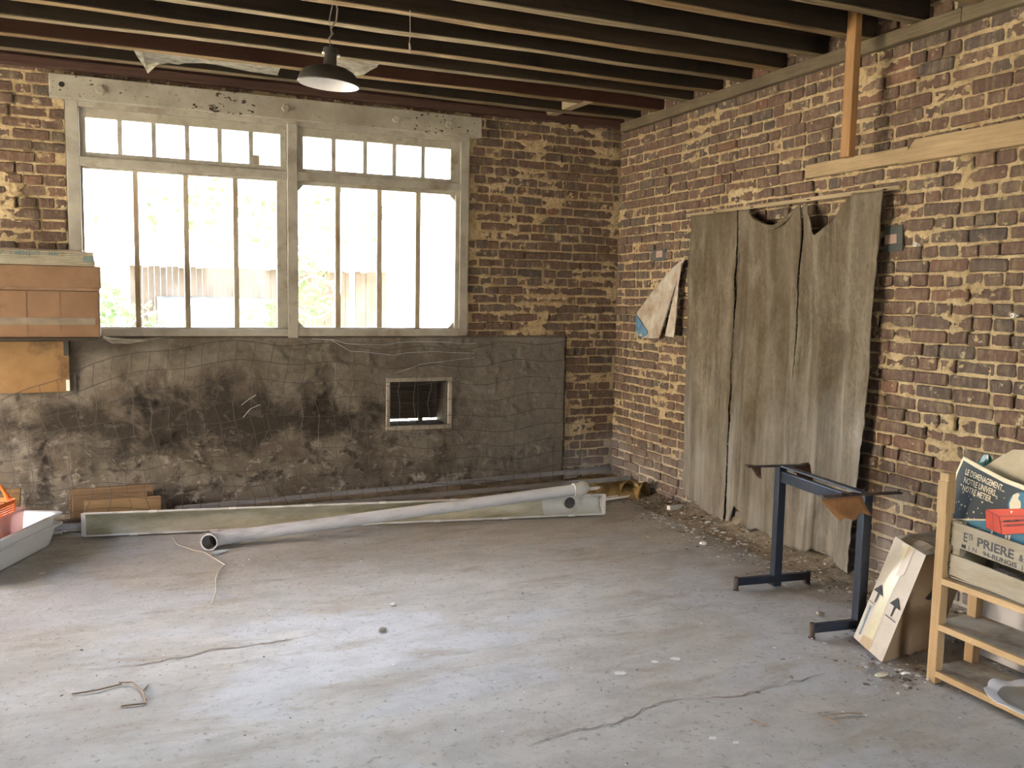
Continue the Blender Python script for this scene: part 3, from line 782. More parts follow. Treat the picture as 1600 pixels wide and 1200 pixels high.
# ================================================================== SACKCLOTH CURTAIN
def sack_material():
    m = Mat('sackcloth')
    x, y, z = m.sep()
    st = m.noise(1, 7, .65, m.vec((6, 15, .55)), .3)
    c = m.ramp(m.math('ADD', m.math('MULTIPLY', st, .30), m.math('ADD', m.math('MULTIPLY', m.noise(1, 6, .7, m.vec((20, 60, 30)), .3), .20), m.math('MULTIPLY', m.noise(3.2, 8, .74, m.vec((1, 1.5, .55)), .5), .50))), [(.36, (.060, .045, .029)), (.47, (.140, .110, .072)), (.56, (.22, .182, .130)), (.68, (.37, .33, .265))])
    bl = m.ramp(m.noise(1.8, 5, .6, dist=.5), [(.4, 0.0), (.7, .6)])
    c = m.mix(bl, c, (.130, .094, .056))
    wv = m.math('ADD', m.math('SINE', m.math('MULTIPLY', y, 1500.0)), m.math('SINE', m.math('MULTIPLY', z, 1500.0)))
    low_lit = m.ramp(m.math('ADD', m.math('MULTIPLY', z, .45), m.noise(2.4, 6, .6, m.vec((1, 3, .7)))), [(.52, .75), (1.05, 0.0)])  # dust plus cooler, brighter light painted into the lower cloth
    c = m.mix(m.math('MULTIPLY', low_lit, m.ramp(st, [(.35, .25), (.6, 1.0)])), c, (.38, .365, .335))
    m.set(c, .95, .08)
    m.bump(m.math('ADD', m.noise(55, 5, .7), m.math('MULTIPLY', wv, .10)), .7, .007)
    return m.m


M_SACK = sack_material()
curtain = empty('sackcloth_curtain', (0 - .04, -2.06, .02), 'large ragged brown sackcloth curtain hung over the right-hand brick wall', 'curtain')


def interp(pts, t):
    return float(np.interp(t, [p[0] for p in pts], [p[1] for p in pts]))


def cloth_panel(y0, y1, top, bot, base, amp, freq, ph, edge=None):
    nu, nv = 70, 110; V = []
    for i in range(nu):
        a = i / (nu - 1); y = y0 + (y1 - y0) * a; zt = interp(top, -y); zb = interp(bot, -y) + (vn(y * 22, 0, 8) - .5) * .03
        for j in range(nv):
            b = j / (nv - 1); z = zt + (zb - zt) * b
            fold = amp * (math.sin(freq * y + ph + .8 * b) * (.35 + .65 * b) + .55 * math.sin(freq * 2.3 * y + 1.3 * ph + 1.2 * b)) + (float(fbm(y * 7 + 3, z * 1.1, 3, 33)) - .5) * .045
            sag = .0
            d = 2.222 - zt
            if d > .01: sag = .045 * math.exp(-(b * 7) ** 2) * min(1, d / .08)
            x = -(base + .012 + fold + sag + (float(fbm(y * 9, z * 5, 3, 12)) - .5) * .012)
            yy = y + (edge(z) if edge and a == 0 else 0) + .02 * b * math.sin(2.1 * z + ph) * (a if y1 < -2.9 else 0)
            if y1 < -2.9: yy += .085 * a * a * min(1, max(0, (2.2 - z) / 2.0))
            if i in (0, nu - 1): yy += (float(fbm(z * 13, y, 4, 15)) - .5) * .030
            elif i in (1, nu - 2): yy += (float(fbm(z * 13, y, 4, 15)) - .5) * .014
            V.append((min(x, -.010), yy, z))
    F = []
    for i in range(nu - 1):
        for j in range(nv - 1): F.append((i * nv + j, (i + 1) * nv + j, (i + 1) * nv + j + 1, i * nv + j + 1))
    o = obj_from('cloth_panel', V, F, M_SACK, curtain, smooth=True)
    s = o.modifiers.new('thick', 'SOLIDIFY'); s.thickness = .0035; s.offset = 0
    return o


cloth_panel(-1.140, -1.684, [(1.1, 2.226), (1.75, 2.222)], [(1.1, .15), (1.3, .09), (1.5, .03), (1.7, .02)], .022, .010, 11, .5)
slit = lambda z: -.028 * math.exp(-((z - 1.85) / .22) ** 2) - .004 * math.sin(z * 9)
cloth_panel(-1.700, -2.342, [(1.69, 2.221), (1.835, 2.219), (1.87, 2.19), (1.95, 2.135), (2.05, 2.096), (2.12, 2.086), (2.19, 2.105), (2.26, 2.148), (2.31, 2.19), (2.36, 2.216)],
            [(1.69, .03), (1.74, .05), (1.78, .17), (1.86, .14), (2.0, .075), (2.15, .06), (2.36, .03)], .036, .026, 13, 1.1, slit)
cloth_panel(-2.357, -2.992, [(2.345, 2.216), (2.39, 2.205), (2.44, 2.13), (2.50, 2.02), (2.53, 2.000), (2.58, 2.035), (2.66, 2.11), (2.71, 2.17), (2.75, 2.226), (3.0, 2.226)],
            [(2.34, .05), (2.5, .06), (2.65, .10), (2.8, .04), (3.0, .03)], .040, .030, 11, 2.4)
# rolled hem of the sagging middle, and the strip the cloth hangs from
hem = [(-.075 - .012 * math.sin(k / 9 * PI), -1.90 - .045 * k, interp([(1.69, 2.221), (1.835, 2.219), (1.95, 2.135), (2.05, 2.096), (2.12, 2.086), (2.19, 2.105), (2.26, 2.148), (2.31, 2.19)], 1.90 + .045 * k) - .012) for k in range(10)]
MB().tube(hem, [.004] + [.016] * 8 + [.004], 8).build('hem_roll', M_SACK, curtain, smooth=True)
MB().box((-.022, -3.054, 2.222), (.0, -1.038, 2.246)).build('hanging_strip', wood('pale_strip', (.30, .22, .12), (.44, .34, .20), 'y'), curtain, bevel=.002); strip_ = curtain.children[-1]
for y in (-1.06, -1.42, -1.83, -2.37, -2.75, -2.97): MB().tube([(-.005, y, 2.234), (-.045, y + .004, 2.230)], .0025, 6).build('nail', M_ENAMEL, strip_)

# ================================================================== TORN CARD ON THE WALL
M_CARDW = dusty('flaking_white_card', (.40, .345, .27), (.54, .48, .40), 9, .85, .15, .4, dirt=(.25, .16, .095), dirt_amt=.5)
M_BLUE = dusty('blue_print', (.05, .13, .22), (.16, .30, .42), 22, .6, .3, .1, dirt=(.02, .04, .07))
card = empty('torn_card', (-.05, -.75, 1.29), 'torn triangle of flaking white card with a blue corner on the brick wall', 'card')


def plate(pts, x0, x1f, mat, name, parent, th=.006):
    """flat piece in the y,z plane whose distance from the wall varies"""
    o = MB().prism([(x1f(y, z) if callable(x1f) else x0, y, z) for y, z in pts], (th, 0, 0)).build(name, mat, parent)
    return o


xc = lambda y, z: -.035 - .09 * max(0, min(1, (-y - .45) / .5)) * (1 - max(0, min(1, (z - 1.3) / .62)))
plate([(-1.075, 1.922), (-.93, 1.85), (-.70, 1.70), (-.411, 1.493), (-.405, 1.40), (-.412, 1.314), (-.543, 1.289), (-.70, 1.293), (-.872, 1.303), (-.935, 1.50), (-1.035, 1.82)], 0, xc, M_CARDW, 'card_sheet', card)
plate([(-1.060, 1.88), (-.985, 1.64), (-.895, 1.32), (-1.02, 1.317), (-1.030, 1.45), (-1.04, 1.74)], 0, lambda y, z: -.075 + .03 * (z - 1.3), M_CARDW, 'folded_edge', card)
plate([(-.408, 1.475), (-.402, 1.40), (-.412, 1.335), (-.47, 1.298), (-.55, 1.294), (-.625, 1.318), (-.635, 1.352), (-.55, 1.385)], 0, lambda y, z: xc(y, z) - .004, M_BLUE, 'blue_print', card, .003)

# nails and insulators in the right-hand wall
for y, z, lb in ((-3.199, 1.919, 'small white porcelain knob on a nail near the curtain edge'), (-3.796, 1.557, 'small white porcelain knob on a nail near the right frame edge')):
    r_ = empty('porcelain_insulator', (-.02, y, z), lb, 'knob')
    Rm = Euler((0, -PI / 2, 0)).to_matrix()
    MB().lathe([(.005, 0), (.004, .02), (.011, .022), (.013, .030), (.011, .037), (.004, .039), (0, .038)], (-.0, y, z), 14, Rm).build('porcelain', M_PORC, r_, smooth=True)
    MB().tube([(.02, y, z), (-.045, y, z)], .0025, 6).build('nail', M_ENAMEL, r_)

# ================================================================== WIRE NETTING
M_WIRE = dusty('rusty_wire', (.055, .046, .037), (.10, .085, .07), 15, .6, .3, .1)
mb = MB()


def net(u, v):
    """u along the wall (m), v 0 floor .. 1 top"""
    top = np.interp(u, [-5.4, -4.7, -4.1, -3.4, -2.6, -1.5, -.45], [.70, .86, 1.10, 1.21, 1.22, 1.20, 1.21])
    z = .04 + (top - .04) * v + .035 * math.sin(u * 2.3 + v * 3) * (1 - v * .4) + .018 * math.sin(u * 9 + v * 5)
    y = -.255 + .185 * v - .014 * math.sin(u * 3.1 + 1.0) + .014 * math.sin(v * 7 + u * 2) - .008
    x = u + .06 * math.sin(v * 4 + u * 1.3) + .012 * math.sin(v * 19 + u * 8) + .10 * (v - .5) * math.sin(u * .9)
    return (x, min(y, -.045), z)


for k in range(42):
    u = -5.25 + k * .117
    mb.tube([net(u + .008 * math.sin(j * 2.7 + k), j / 11) for j in range(12)], .0018, 4, False)
for j in range(11):
    v = [0, .08, .16, .25, .34, .44, .54, .65, .76, .88, 1.0][j]
    mb.tube([net(-5.25 + i * .0585, v) for i in range(83)], .0018 if j < 9 else .0022, 4, False)
tag(mb.build('wire_netting', M_WIRE), 'rusty square-mesh wire netting propped along the stained wall under the window', 'netting')
# loose bright strands of the same roll, curling below the sill
for k, P in enumerate(([(-2.64, -.07, 1.262), (-2.48, -.09, 1.255), (-2.38, -.10, 1.225), (-2.30, -.11, 1.222), (-2.08, -.10, 1.215), (-1.99, -.09, 1.232), (-1.85, -.09, 1.240), (-1.62, -.09, 1.236), (-1.40, -.08, 1.222), (-1.33, -.07, 1.222)],
                       [(-2.50, -.09, 1.255), (-2.36, -.11, 1.17), (-2.25, -.12, 1.165), (-2.02, -.11, 1.135), (-1.90, -.10, 1.155), (-1.70, -.10, 1.162), (-1.50, -.09, 1.15), (-1.34, -.08, 1.145)],
                       [(-2.02, -.13, 1.00), (-1.93, -.12, 1.02), (-1.80, -.12, 1.065), (-1.62, -.12, 1.085), (-1.45, -.10, 1.10), (-1.35, -.09, 1.108)],
                       [(-3.16, -.16, .79), (-3.11, -.16, .83), (-3.06, -.16, .86)], [(-3.15, -.16, .70), (-3.10, -.16, .76), (-3.03, -.16, .79)])):
    lbl = ('highest loose bright wire curling just under the right sill', 'second loose bright wire sagging below the right sill', 'loose bright wire rising above the wall hatch',
           'upper short bright wire end poking out of the netting', 'lower short bright wire end poking out of the netting')[k]
    tag(MB().tube(P, .0022, 5).build('loose_wire', dusty('bright_wire', (.5, .5, .52), (.62, .62, .65), 20, .35, metal=.6) if k == 0 else bpy.data.materials['bright_wire']), lbl, 'wire', 'loose bright wires by the netting')

# ================================================================== LEFT: boxes on a shelf, board on the wall
M_KRAFT = dusty('brown_cardboard', (.19, .112, .064), (.25, .152, .09), 4, .9, .1, .12, dirt=(.12, .066, .038), dirt_amt=.2)
M_TAPE = dusty('grey_packing_tape', (.17, .135, .095), (.25, .21, .155), 14, .3, .4, .1)
M_CHIP = dusty('chipboard', (.22, .125, .052), (.30, .18, .08), 5, .85, .15, .2, dirt=(.07, .042, .024), dirt_amt=.25)
shf = empty('wall_shelf', (-4.6, -.15, 1.262), 'narrow dark shelf under the brown carton at the left edge', 'shelf')
MB().box((-5.6, -.315, 1.264), (-4.085, -.030, 1.284)).build('shelf_board', M_DKWOOD, shf, bevel=.002)
MB().box((-4.29, -.20, 1.16), (-4.26, -.028, 1.264)).build('bracket', M_ENAMEL, shf)
MB().box((-5.3, -.20, 1.16), (-5.27, -.028, 1.264)).build('bracket', M_ENAMEL, shf)
bx = empty('cardboard_carton', (-4.6, -.18, 1.2845), 'large plain brown carton on the shelf, partly covering the window', 'carton')
CY = -.300
MB().box((-5.25, CY, 1.285), (-4.066, -.06, 1.586)).build('carton_body', M_KRAFT, bx, bevel=.006)
MB().box((-5.25, CY + .012, 1.586), (-4.064, -.06, 1.612)).build('carton_fold', dusty('worn_fold', (.20, .12, .07), (.29, .18, .11), 9), bx, bevel=.006)
MB().box((-5.25, CY, 1.606), (-4.056, -.06, 1.748)).build('carton_lid', M_KRAFT, bx, bevel=.006)
MB().box((-5.25, CY - .003, 1.368), (-4.092, CY - .0005, 1.412)).build('packing_tape', M_TAPE, bx)
for x in (-4.49, -4.30): MB().box((x, CY - .0022, 1.30), (x + .003, CY - .0005, 1.585)).build('crease', dusty('crease', (.17, .1, .06), (.22, .14, .08)) if x < -4.4 else bpy.data.materials['crease'], bx)
# bundle of old printed sheets lying on the carton
M_PAPER = dusty('old_newsprint', (.30, .26, .185), (.40, .355, .265), 9, .9, .1, .2, dirt=(.20, .15, .10), dirt_amt=.3)
M_INKG = dusty('faded_green_ink', (.10, .15, .14), (.19, .24, .21), 30)
bd = empty('paper_bundle', (-4.6, -.18, 1.749), 'flat bundle of stained printed paper lying on top of the carton', 'paper')
mb = MB()
for k in range(7):
    o_ = RND.uniform(-.006, .006)
    mb.box((-5.2, CY + .004 + o_, 1.7495 + k * .0132), (-4.094 + o_, -.07, 1.7495 + k * .0132 + .0125))
mb.build('sheets', M_PAPER, bd, bevel=.003)
MB().box((-5.2, CY + .02, 1.842), (-4.16, -.07, 1.852)).build('cover_board', dusty('cover_board', (.20, .15, .10), (.30, .22, .15), 6), bd, bevel=.003)
MB().box((-4.152, CY - .004, 1.775), (-4.094, CY - .0025, 1.812)).build('green_corner', M_INKG, bd)


def text_mesh(body, size, name, mat, parent, place, bold=0.0, sx=1.0, fit=None, space=1.0):
    """flat lettering; place(x,y,layer) -> world point"""
    cu = bpy.data.curves.new(name, 'FONT'); cu.body = body; cu.size = size; cu.offset = bold; cu.space_character = space
    cu.resolution_u = 3
    o = bpy.data.objects.new(name, cu); COL.objects.link(o)
    dg = bpy.context.evaluated_depsgraph_get(); me = o.evaluated_get(dg).to_mesh()
    if fit: sx = fit / max(v.co.x for v in me.vertices)
    V = [place(v.co.x * sx, v.co.y) for v in me.vertices]; F = [tuple(p.vertices) for p in me.polygons]
    o.evaluated_get(dg).to_mesh_clear(); bpy.data.objects.remove(o); bpy.data.curves.remove(cu)
    return MB().add(V, F).build(name, mat, parent)


for wd, x_, wid in (('S', -4.632, .022), ('LMMJVS', -4.568, .170), ('MM', -4.352, .055)):
    text_mesh(wd, .032, 'lettering', M_INKG, bd, lambda x, y: (x_ + x, CY - .0035, 1.812 + y), bold=.0012, fit=wid, space=1.15)
for wd, x_, wid in (('mm', -4.632, .03), ('mmmmmm', -4.568, .14)):
    text_mesh(wd, .014, 'small_lettering', M_INKG, bd, lambda x, y: (x_ + x, CY - .0035, 1.789 + y), fit=wid, space=1.4)
ch = empty('chipboard_panel', (-4.6, -.03, .9), 'stained orange chipboard panel fixed to the wall under the shelf', 'board')
MB().box((-5.3, -.046, .902), (-4.268, -.026, 1.246)).build('panel', M_CHIP, ch, bevel=.002)
MB().box((-4.292, -.0475, .91), (-4.270, -.0455, .985)).build('white_scuff', M_PORC, ch)


# ================================================================== GUTTER AND PIPES
M_PVC = dusty('aged_white_pvc', (.56, .55, .51), (.68, .67, .63), 7, .5, .35, .06, dirt=(.32, .29, .22), dirt_amt=.2)
M_PVCG = dusty('grey_white_pipe', (.58, .58, .60), (.70, .70, .72), 6, .42, .4, .05, stretch=(.5, 2, 2), dirt=(.36, .35, .33), dirt_amt=.25)
ma = Mat('algae_gutter_lining')
ca = ma.ramp(ma.noise(6, 7, .65, ma.vec((.6, 2, 2))), [(.3, (.33, .305, .215)), (.6, (.52, .495, .385)), (.8, (.60, .58, .49))])
ca = ma.mix(ma.ramp(ma.noise(4, 6, .7, ma.vec((.5, 2, 3))), [(.52, 0.0), (.70, .5)]), ca, (.26, .25, .11)); ma.set(ca, .8, .2); ma.bump(ma.noise(40, 5, .7), .3, .004)
M_ALGAE = ma.m
GA, GB = Vector((-4.187, -.505, 0)), Vector((-.687, -1.098, 0)); gd = (GB - GA).normalized(); gn = Vector((-gd.y, gd.x, 0)); GLen = (GB - GA).length


def gut(s, t, r=1.0):
    """point on the trough: s metres along, t 0 lower front rim .. 1 upper front rim"""
    a = PI * t
    return GA + gd * s + gn * (math.sin(a) * .088 * r) + Vector((0, 0, .084 - math.cos(a) * .069 * r))


gutter = empty('roof_gutter', ((GA + GB) / 2).to_tuple(), 'long off-white plastic gutter lying on its side, green with algae inside', 'gutter')


def trough(s0, s1, r, n=24):
    V = []; F = []
    for s in (s0, s1):
        for k in range(n + 1): V.append(gut(s, k / n, r))
    for k in range(n): F.append((k, k + 1, n + 2 + k, n + 1 + k))
    return MB().add(V, F)


trough(.0, GLen - .42, 1.0).build('lining', M_ALGAE, gutter, smooth=True)
trough(.0, GLen - .42, 1.045).build('shell', M_PVC, gutter, smooth=True)
trough(GLen - .43, GLen - .005, 1.03).build('outlet_section', M_PVC, gutter, smooth=True)
trough(GLen - .45, GLen - .415, .985).build('joint_ring', M_PVC, gutter, smooth=True)
trough(GLen - .21, GLen - .195, .97).build('joint_ring', M_PVC, gutter, smooth=True)
for t in (0, 1): MB().tube([gut(.0, t) + Vector((0, 0, -.004 if t == 0 else .004)), gut(GLen, t) + Vector((0, 0, -.004 if t == 0 else .004))], .0075, 8).build('rim_bead', M_PVC, gutter, smooth=True)
for s in (0.0, GLen):
    MB().prism([gut(s, k / 14, 1.06) for k in range(15)], gd * (.012 if s else -.012)).build('end_cap', M_PVC, gutter)
    MB().box((-.011, -.006, .008), (.011, .006, .160)).v
    q = gut(s, 0); MB().bar((q.x, q.y, .010), (q.x, q.y, .160), .028, .010, gn).build('end_lip', M_PVC, gutter, bevel=.002)
for t, z in ((0, .010), (1, .158)):
    for k in range(7):
        q = gut(.30 + k * .50 + (.12 if t else 0), t); MB().bar(q - gd * .024 + Vector((0, 0, -.005 if t == 0 else .005)), q + gd * .024 + Vector((0, 0, -.005 if t == 0 else .005)), .022, .014).build('gutter_clip', M_PORC, gutter, bevel=.002)
oc = gut(GLen - .245, .52, .965) - gn * .022; fx = (CAM_LOC - oc).normalized()
Mo = (gn * -1).to_track_quat('Z', 'Y').to_matrix()
MB().lathe([(.047, -.03), (.047, .002), (.043, .004), (.041, -.03)], oc, 24, Mo).build('outlet_collar', M_PVC, gutter, smooth=True)
MB().lathe([(.042, 0), (0, 0)], oc + gn * .004, 24, Mo).build('outlet_hole', dusty('outlet_shadow', (.06, .055, .05), (.1, .09, .08)), gutter)

PL, PR = Vector((-3.34, -.985, .052)), Vector((-.90, -1.082, .208)); pd = (PR - PL).normalized()
pipe = empty('drain_pipe', (-3.49, -1.03, 0), 'long grey-white plastic downpipe lying across the gutter', 'pipe')
MB().tube([PL, PR], .040, 20).build('pipe', M_PVCG, pipe, smooth=True)
MB().tube([PL - pd * .02, PL + pd * .07], .046, 20).build('socket', M_PVCG, pipe, smooth=True)
el = [PL + pd * .01, PL - pd * .035, PL - pd * .075 + Vector((0, -.012, 0)), PL - pd * .105 + Vector((0, -.035, 0)), PL - pd * .12 + Vector((0, -.07, .002))]
MB().tube(el, [.043, .045, .047, .049, .052], 20, False).build('elbow', M_PVCG, pipe, smooth=True)
MB().tube(el, [.036, .038, .040, .042, .046], 20, False).build('elbow_inside', dusty('pipe_inside', (.16, .15, .13), (.24, .22, .2)), pipe, smooth=True)
Mq = (el[-1] - el[-2]).to_track_quat('Z', 'Y').to_matrix()
MB().lathe([(.046, .0), (.046, .003), (.053, .003), (.053, -.004)], el[-1], 24, Mq).build('elbow_lip', M_PVCG, pipe, smooth=True)
MB().lathe([(.040, 0), (0, 0)], el[-3], 20, Mq).build('elbow_dark', dusty('pipe_dark', (.02, .02, .018), (.03, .028, .025)), pipe)
e2 = [PR - pd * .03, PR + pd * .015, PR + pd * .045 + Vector((0, .01, .004)), PR + pd * .062 + Vector((0, .035, -.004)), PR + pd * .066 + Vector((0, .07, -.012))]
MB().tube(e2, [.046, .047, .049, .049, .047], 20).build('elbow', M_PORC, pipe, smooth=True)
MB().tube([PR - pd * .035, PR - pd * .022], .049, 20).build('socket_ring', M_PVC, pipe, smooth=True)

M_RAIL = dusty('grey_rail', (.26, .26, .27), (.36, .36, .37), 5, .5, .4, .05, stretch=(.4, 3, 3), dirt=(.19, .17, .14))
for k, (a, b, w_, h_, lb) in enumerate((((-3.62, -.165, .062), (-.12, -.150, .135), .05, .03, 'hindmost grey rail lying along the foot of the stained wall'),
                                        ((-4.95, -.320, .020), (-.08, -.440, .105), .045, .035, 'middle grey rail lying behind the gutter'),
                                        ((-4.90, -.378, .016), (-4.32, -.38, .018), .05, .028, 'left grey rail end showing beside the white trays'),
                                        ((-2.40, -.475, .014), (-.42, -.56, .072), .035, .022, 'thin pale rail lying just behind the gutter top'),
                                        ((-1.15, -.83, .012), (-.14, -.655, .020), .05, .018, 'short white strip lying beyond the gutter end near the corner'))):
    r_ = empty('metal_rail', a, lb, 'rail')
    d_ = (Vector(b) - Vector(a)).normalized(); sd = d_.cross(Vector((0, 0, 1))).normalized()
    mt = M_RAIL if k < 3 else (M_PVCG if k == 3 else M_PORC)
    MB().bar(a, b, w_, h_ * .5).build('web', mt, r_, bevel=.002)
    for s_ in (-1, 1): MB().bar(Vector(a) + sd * s_ * w_ * .45 + Vector((0, 0, h_ * .3)), Vector(b) + sd * s_ * w_ * .45 + Vector((0, 0, h_ * .3)), .006, h_ * .6).build('flange', mt, r_)

# ================================================================== OLD BOARDS BY THE WALL
M_OLDW = wood('old_brown_board', (.150, .090, .045), (.27, .175, .095), 'x')
M_OLDW2 = wood('light_brown_board', (.27, .165, .075), (.38, .25, .125), 'x')
for lo, hi, rt_, mt, lb in (((-4.20, -.170, .012), (-3.712, -.148, .165), (-.10, 0, 0), M_OLDW2, 'light brown board standing on edge in front of the board pile'),
                            ((-4.27, -.146, .010), (-3.80, -.122, .200), (-.06, .01, 0), M_OLDW, 'dark brown board standing behind the light brown one'),
                            ((-4.29, -.118, .012), (-3.76, -.094, .242), (-.04, -.015, 0), M_OLDW, 'hindmost and tallest dark board of the small pile'),
                            ((-4.72, -.262, .042), (-3.90, -.222, .064), None, wood('sooty_batten', (.05, .035, .022), (.09, .06, .04), 'x'), 'thin sooty batten lying on a rail in front of the board pile'),
                            ((-4.70, -.120, .0), (-4.585, -.098, .268), (-.08, .05, 0), M_CHIP, 'small brown offcut standing against the wall behind the trays')):
    tag(MB().box(lo, hi, rt_).build('old_board', mt, bevel=.003), lb, 'board')

# ================================================================== WHITE TRAYS, BASKET, BOX
M_TRAY = dusty('white_plastic', (.78, .78, .78), (.83, .83, .83), 3, .35, .45, .02)
TC = Vector((-4.285, -.545, 0)); E1 = Vector((-.406, -.914, 0)); E2 = Vector((-.914, .406, 0))


def rrect(a0, a1, b0, b1, r, z, n=6):
    out = []
    for ca, cb, st in ((a1 - r, b1 - r, 0), (a0 + r, b1 - r, PI / 2), (a0 + r, b0 + r, PI), (a1 - r, b0 + r, 1.5 * PI)):
        for k in range(n + 1):
            t = st + PI / 2 * k / n; p = TC + E1 * (ca + r * math.cos(t)) + E2 * (cb + r * math.sin(t)); out.append(Vector((p.x, p.y, z)))
    return out


def loft(rings, close=True):
    n = len(rings[0]); V = [p for g in rings for p in g]; F = []
    for i in range(len(rings) - 1):
        for k in range(n): F.append((i * n + k, i * n + (k + 1) % n, (i + 1) * n + (k + 1) % n, (i + 1) * n + k))
    if close: F.append(tuple((len(rings) - 1) * n + k for k in range(n)))
    return MB().add(V, F)


def tray(dz, o, lab):
    A, B = 1.0, .62; t = empty('plastic_tray', (TC.x, TC.y, dz), lab, 'tray', 'stacked white trays')
    R_ = lambda i, z, r=.05: rrect(i[0], A - i[0], i[1], B - i[1], r, z + dz)
    loft([R_((.105, .05), .006), R_((.100, .045), .0)][::-1] if False else [R_((.045, .026), .120), R_((.060, .032), .07), R_((.092, .042), .012), R_((.105, .050), .002)]).build('body', M_TRAY, t, smooth=True)
    loft([R_((.052, .033), .122), R_((.068, .040), .07), R_((.098, .050), .016), R_((.112, .058), .008)]).build('inside', M_TRAY, t, smooth=True)
    loft([R_((.045, .026), .118), R_((.012, .006), .119), R_((.0, .0), .122), R_((.0, .0), .130), R_((.015, .010), .135), R_((.046, .028), .132), R_((.052, .033), .120)], False).build('rim', M_TRAY, t, smooth=True)
    loft([R_((.13, .075), .001), R_((.13, .075), -.0)]).build('foot', M_TRAY, t)
    return t


tray(.0, 0, 'lower of the two nested white plastic trays at the left edge')
tray(.062, 0, 'upper of the two nested white plastic trays, holding the pink box')
mp = Mat('pink_clear_plastic'); mp.nt.nodes.remove(mp.b)
a_ = mp.n('ShaderNodeBsdfTransparent'); a_.inputs[0].default_value = (.95, .78, .76, 1)
b_ = mp.n('ShaderNodeBsdfPrincipled'); b_.inputs['Base Color'].default_value = (.72, .50, .48, 1); b_.inputs['Roughness'].default_value = .3
x_ = mp.n('ShaderNodeMixShader'); x_.inputs[0].default_value = .55; mp.l(a_.outputs[0], x_.inputs[1]); mp.l(b_.outputs[0], x_.inputs[2]); mp.l(x_.outputs[0], mp.out.inputs[0])
M_PINK = mp.m; M_ORANGE = dusty('orange_plastic', (.72, .155, .025), (.80, .19, .035), 4, .4, .4, .02)
bxp = empty('storage_box', (TC + E1 * .5 + E2 * .3 + Vector((0, 0, .072))).to_tuple(), 'pink see-through storage box standing in the upper tray', 'box')
R_ = lambda i, z, r=.03: rrect(.29 + i, .68 - i, .085 + i, .40 - i, r, z)
loft([R_(.0, .285), R_(.006, .20), R_(.012, .08), R_(.016, .073)]).build('body', M_PINK, bxp, smooth=True)
loft([R_(.002, .276), R_(-.008, .276), R_(-.008, .286), R_(.002, .288)], False).build('rim', M_PINK, bxp, smooth=True)
MB().prism([(TC + E1 * (.295 - .002) + E2 * b + Vector((0, 0, z))).to_tuple() for b, z in ((.16, .235), (.19, .24), (.195, .262), (.165, .258))], E1 * -.002).build('sticker', M_PORC, bxp)
bk = empty('orange_basket', (TC + E1 * .5 + E2 * .27 + Vector((0, 0, .078))).to_tuple(), 'orange perforated plastic basket with a loop handle inside the pink box', 'basket')
R_ = lambda i, z, r=.03: rrect(.325 + i, .65 - i, .115 + i, .375 - i, r, z)
loft([R_(.0, .350), R_(.002, .325)], False).build('rim', M_ORANGE, bk, smooth=True)
for k in range(5): loft([R_(.004 + .002 * k, .318 - k * .014), R_(.005 + .002 * k, .311 - k * .014)], False).build('slat', M_ORANGE, bk, smooth=True)
loft([R_(.015, .248), R_(.030, .10), R_(.034, .080)]).build('body', M_ORANGE, bk, smooth=True)
rr = R_(.004, .33); mb = MB()
for p in rr[::2]: mb.bar(p, (p.x, p.y, .245), .008, .004)
mb.build('ribs', M_ORANGE, bk)
hb = TC + E1 * .327 + E2 * .245
MB().tube([hb + E2 * (-.075) + Vector((0, 0, .345)), hb + E2 * (-.055) + Vector((0, 0, .385)), hb + E2 * (-.03) + Vector((0, 0, .42)), hb + Vector((0, 0, .432)), hb + E2 * .03 + Vector((0, 0, .42)), hb + E2 * .055 + Vector((0, 0, .385)), hb + E2 * .075 + Vector((0, 0, .345))], [.016, .011, .010, .010, .010, .011, .016], 8).build('handle', M_ORANGE, bk, smooth=True)

# ================================================================== STEEL TABLE FRAME
M_STEEL = dusty('dark_blue_steel', (.011, .015, .024), (.024, .033, .050), 9, .42, .45, .05, dirt=(.055, .050, .048), dirt_amt=.2)
M_RUST = dusty('dark_rusty_steel', (.035, .026, .022), (.075, .058, .05), 14, .6, .35, .2, dirt=(.11, .06, .035))
M_VENEER = wood('brown_veneer', (.26, .12, .045), (.37, .19, .085), 'z')
M_VENDK = wood('dark_brown_veneer', (.060, .030, .017), (.105, .055, .032), 'z')
tb = empty('table_frame', (-.6, -3.2, 0), 'dark blue steel table frame without a top, beside the curtain', 'table')
LA, LB = Vector((-.556, -2.848, 0)), Vector((-.645, -3.558, 0)); ab = (LB - LA).normalized(); nx = Vector((-ab.y, ab.x, 0))
for L_, f0, f1 in ((LA, Vector((-.815, -2.832, 0)), Vector((-.350, -2.880, 0))), (LB, Vector((-.908, -3.532, 0)), Vector((-.440, -3.585, 0)))):
    MB().bar(L_ + Vector((0, 0, .004)), L_ + Vector((0, 0, .685)), .048, .048, ab).build('leg', M_STEEL, tb, bevel=.003)
    MB().bar(f0 + Vector((0, 0, .048)), f1 + Vector((0, 0, .048)), .030, .042).build('foot', M_STEEL, tb, bevel=.003); ft_ = tb.children[-1]
    for q in (f0, f1):
        MB().lathe([(0, .075), (.013, .074), (.014, .012), (.010, .011), (.009, .005), (.017, .004), (.017, 0), (0, 0)], q, 14).build('glide', M_RUST, ft_, smooth=True)
for a, b in (((-.775, -2.822, .693), (-.395, -2.888, .693)), ((-.91, -3.545, .693), (-.470, -3.600, .693))):
    MB().bar(a, b, .040, .007).build('crossbar', M_RUST, tb, bevel=.002); xb_ = tb.children[-1]
    for t in (.02, .98):
        q = Vector(a).lerp(Vector(b), t); MB().tube([q + Vector((0, 0, -.008)), q + Vector((0, 0, .014))], .006, 6).build('screw', M_RUST, xb_)
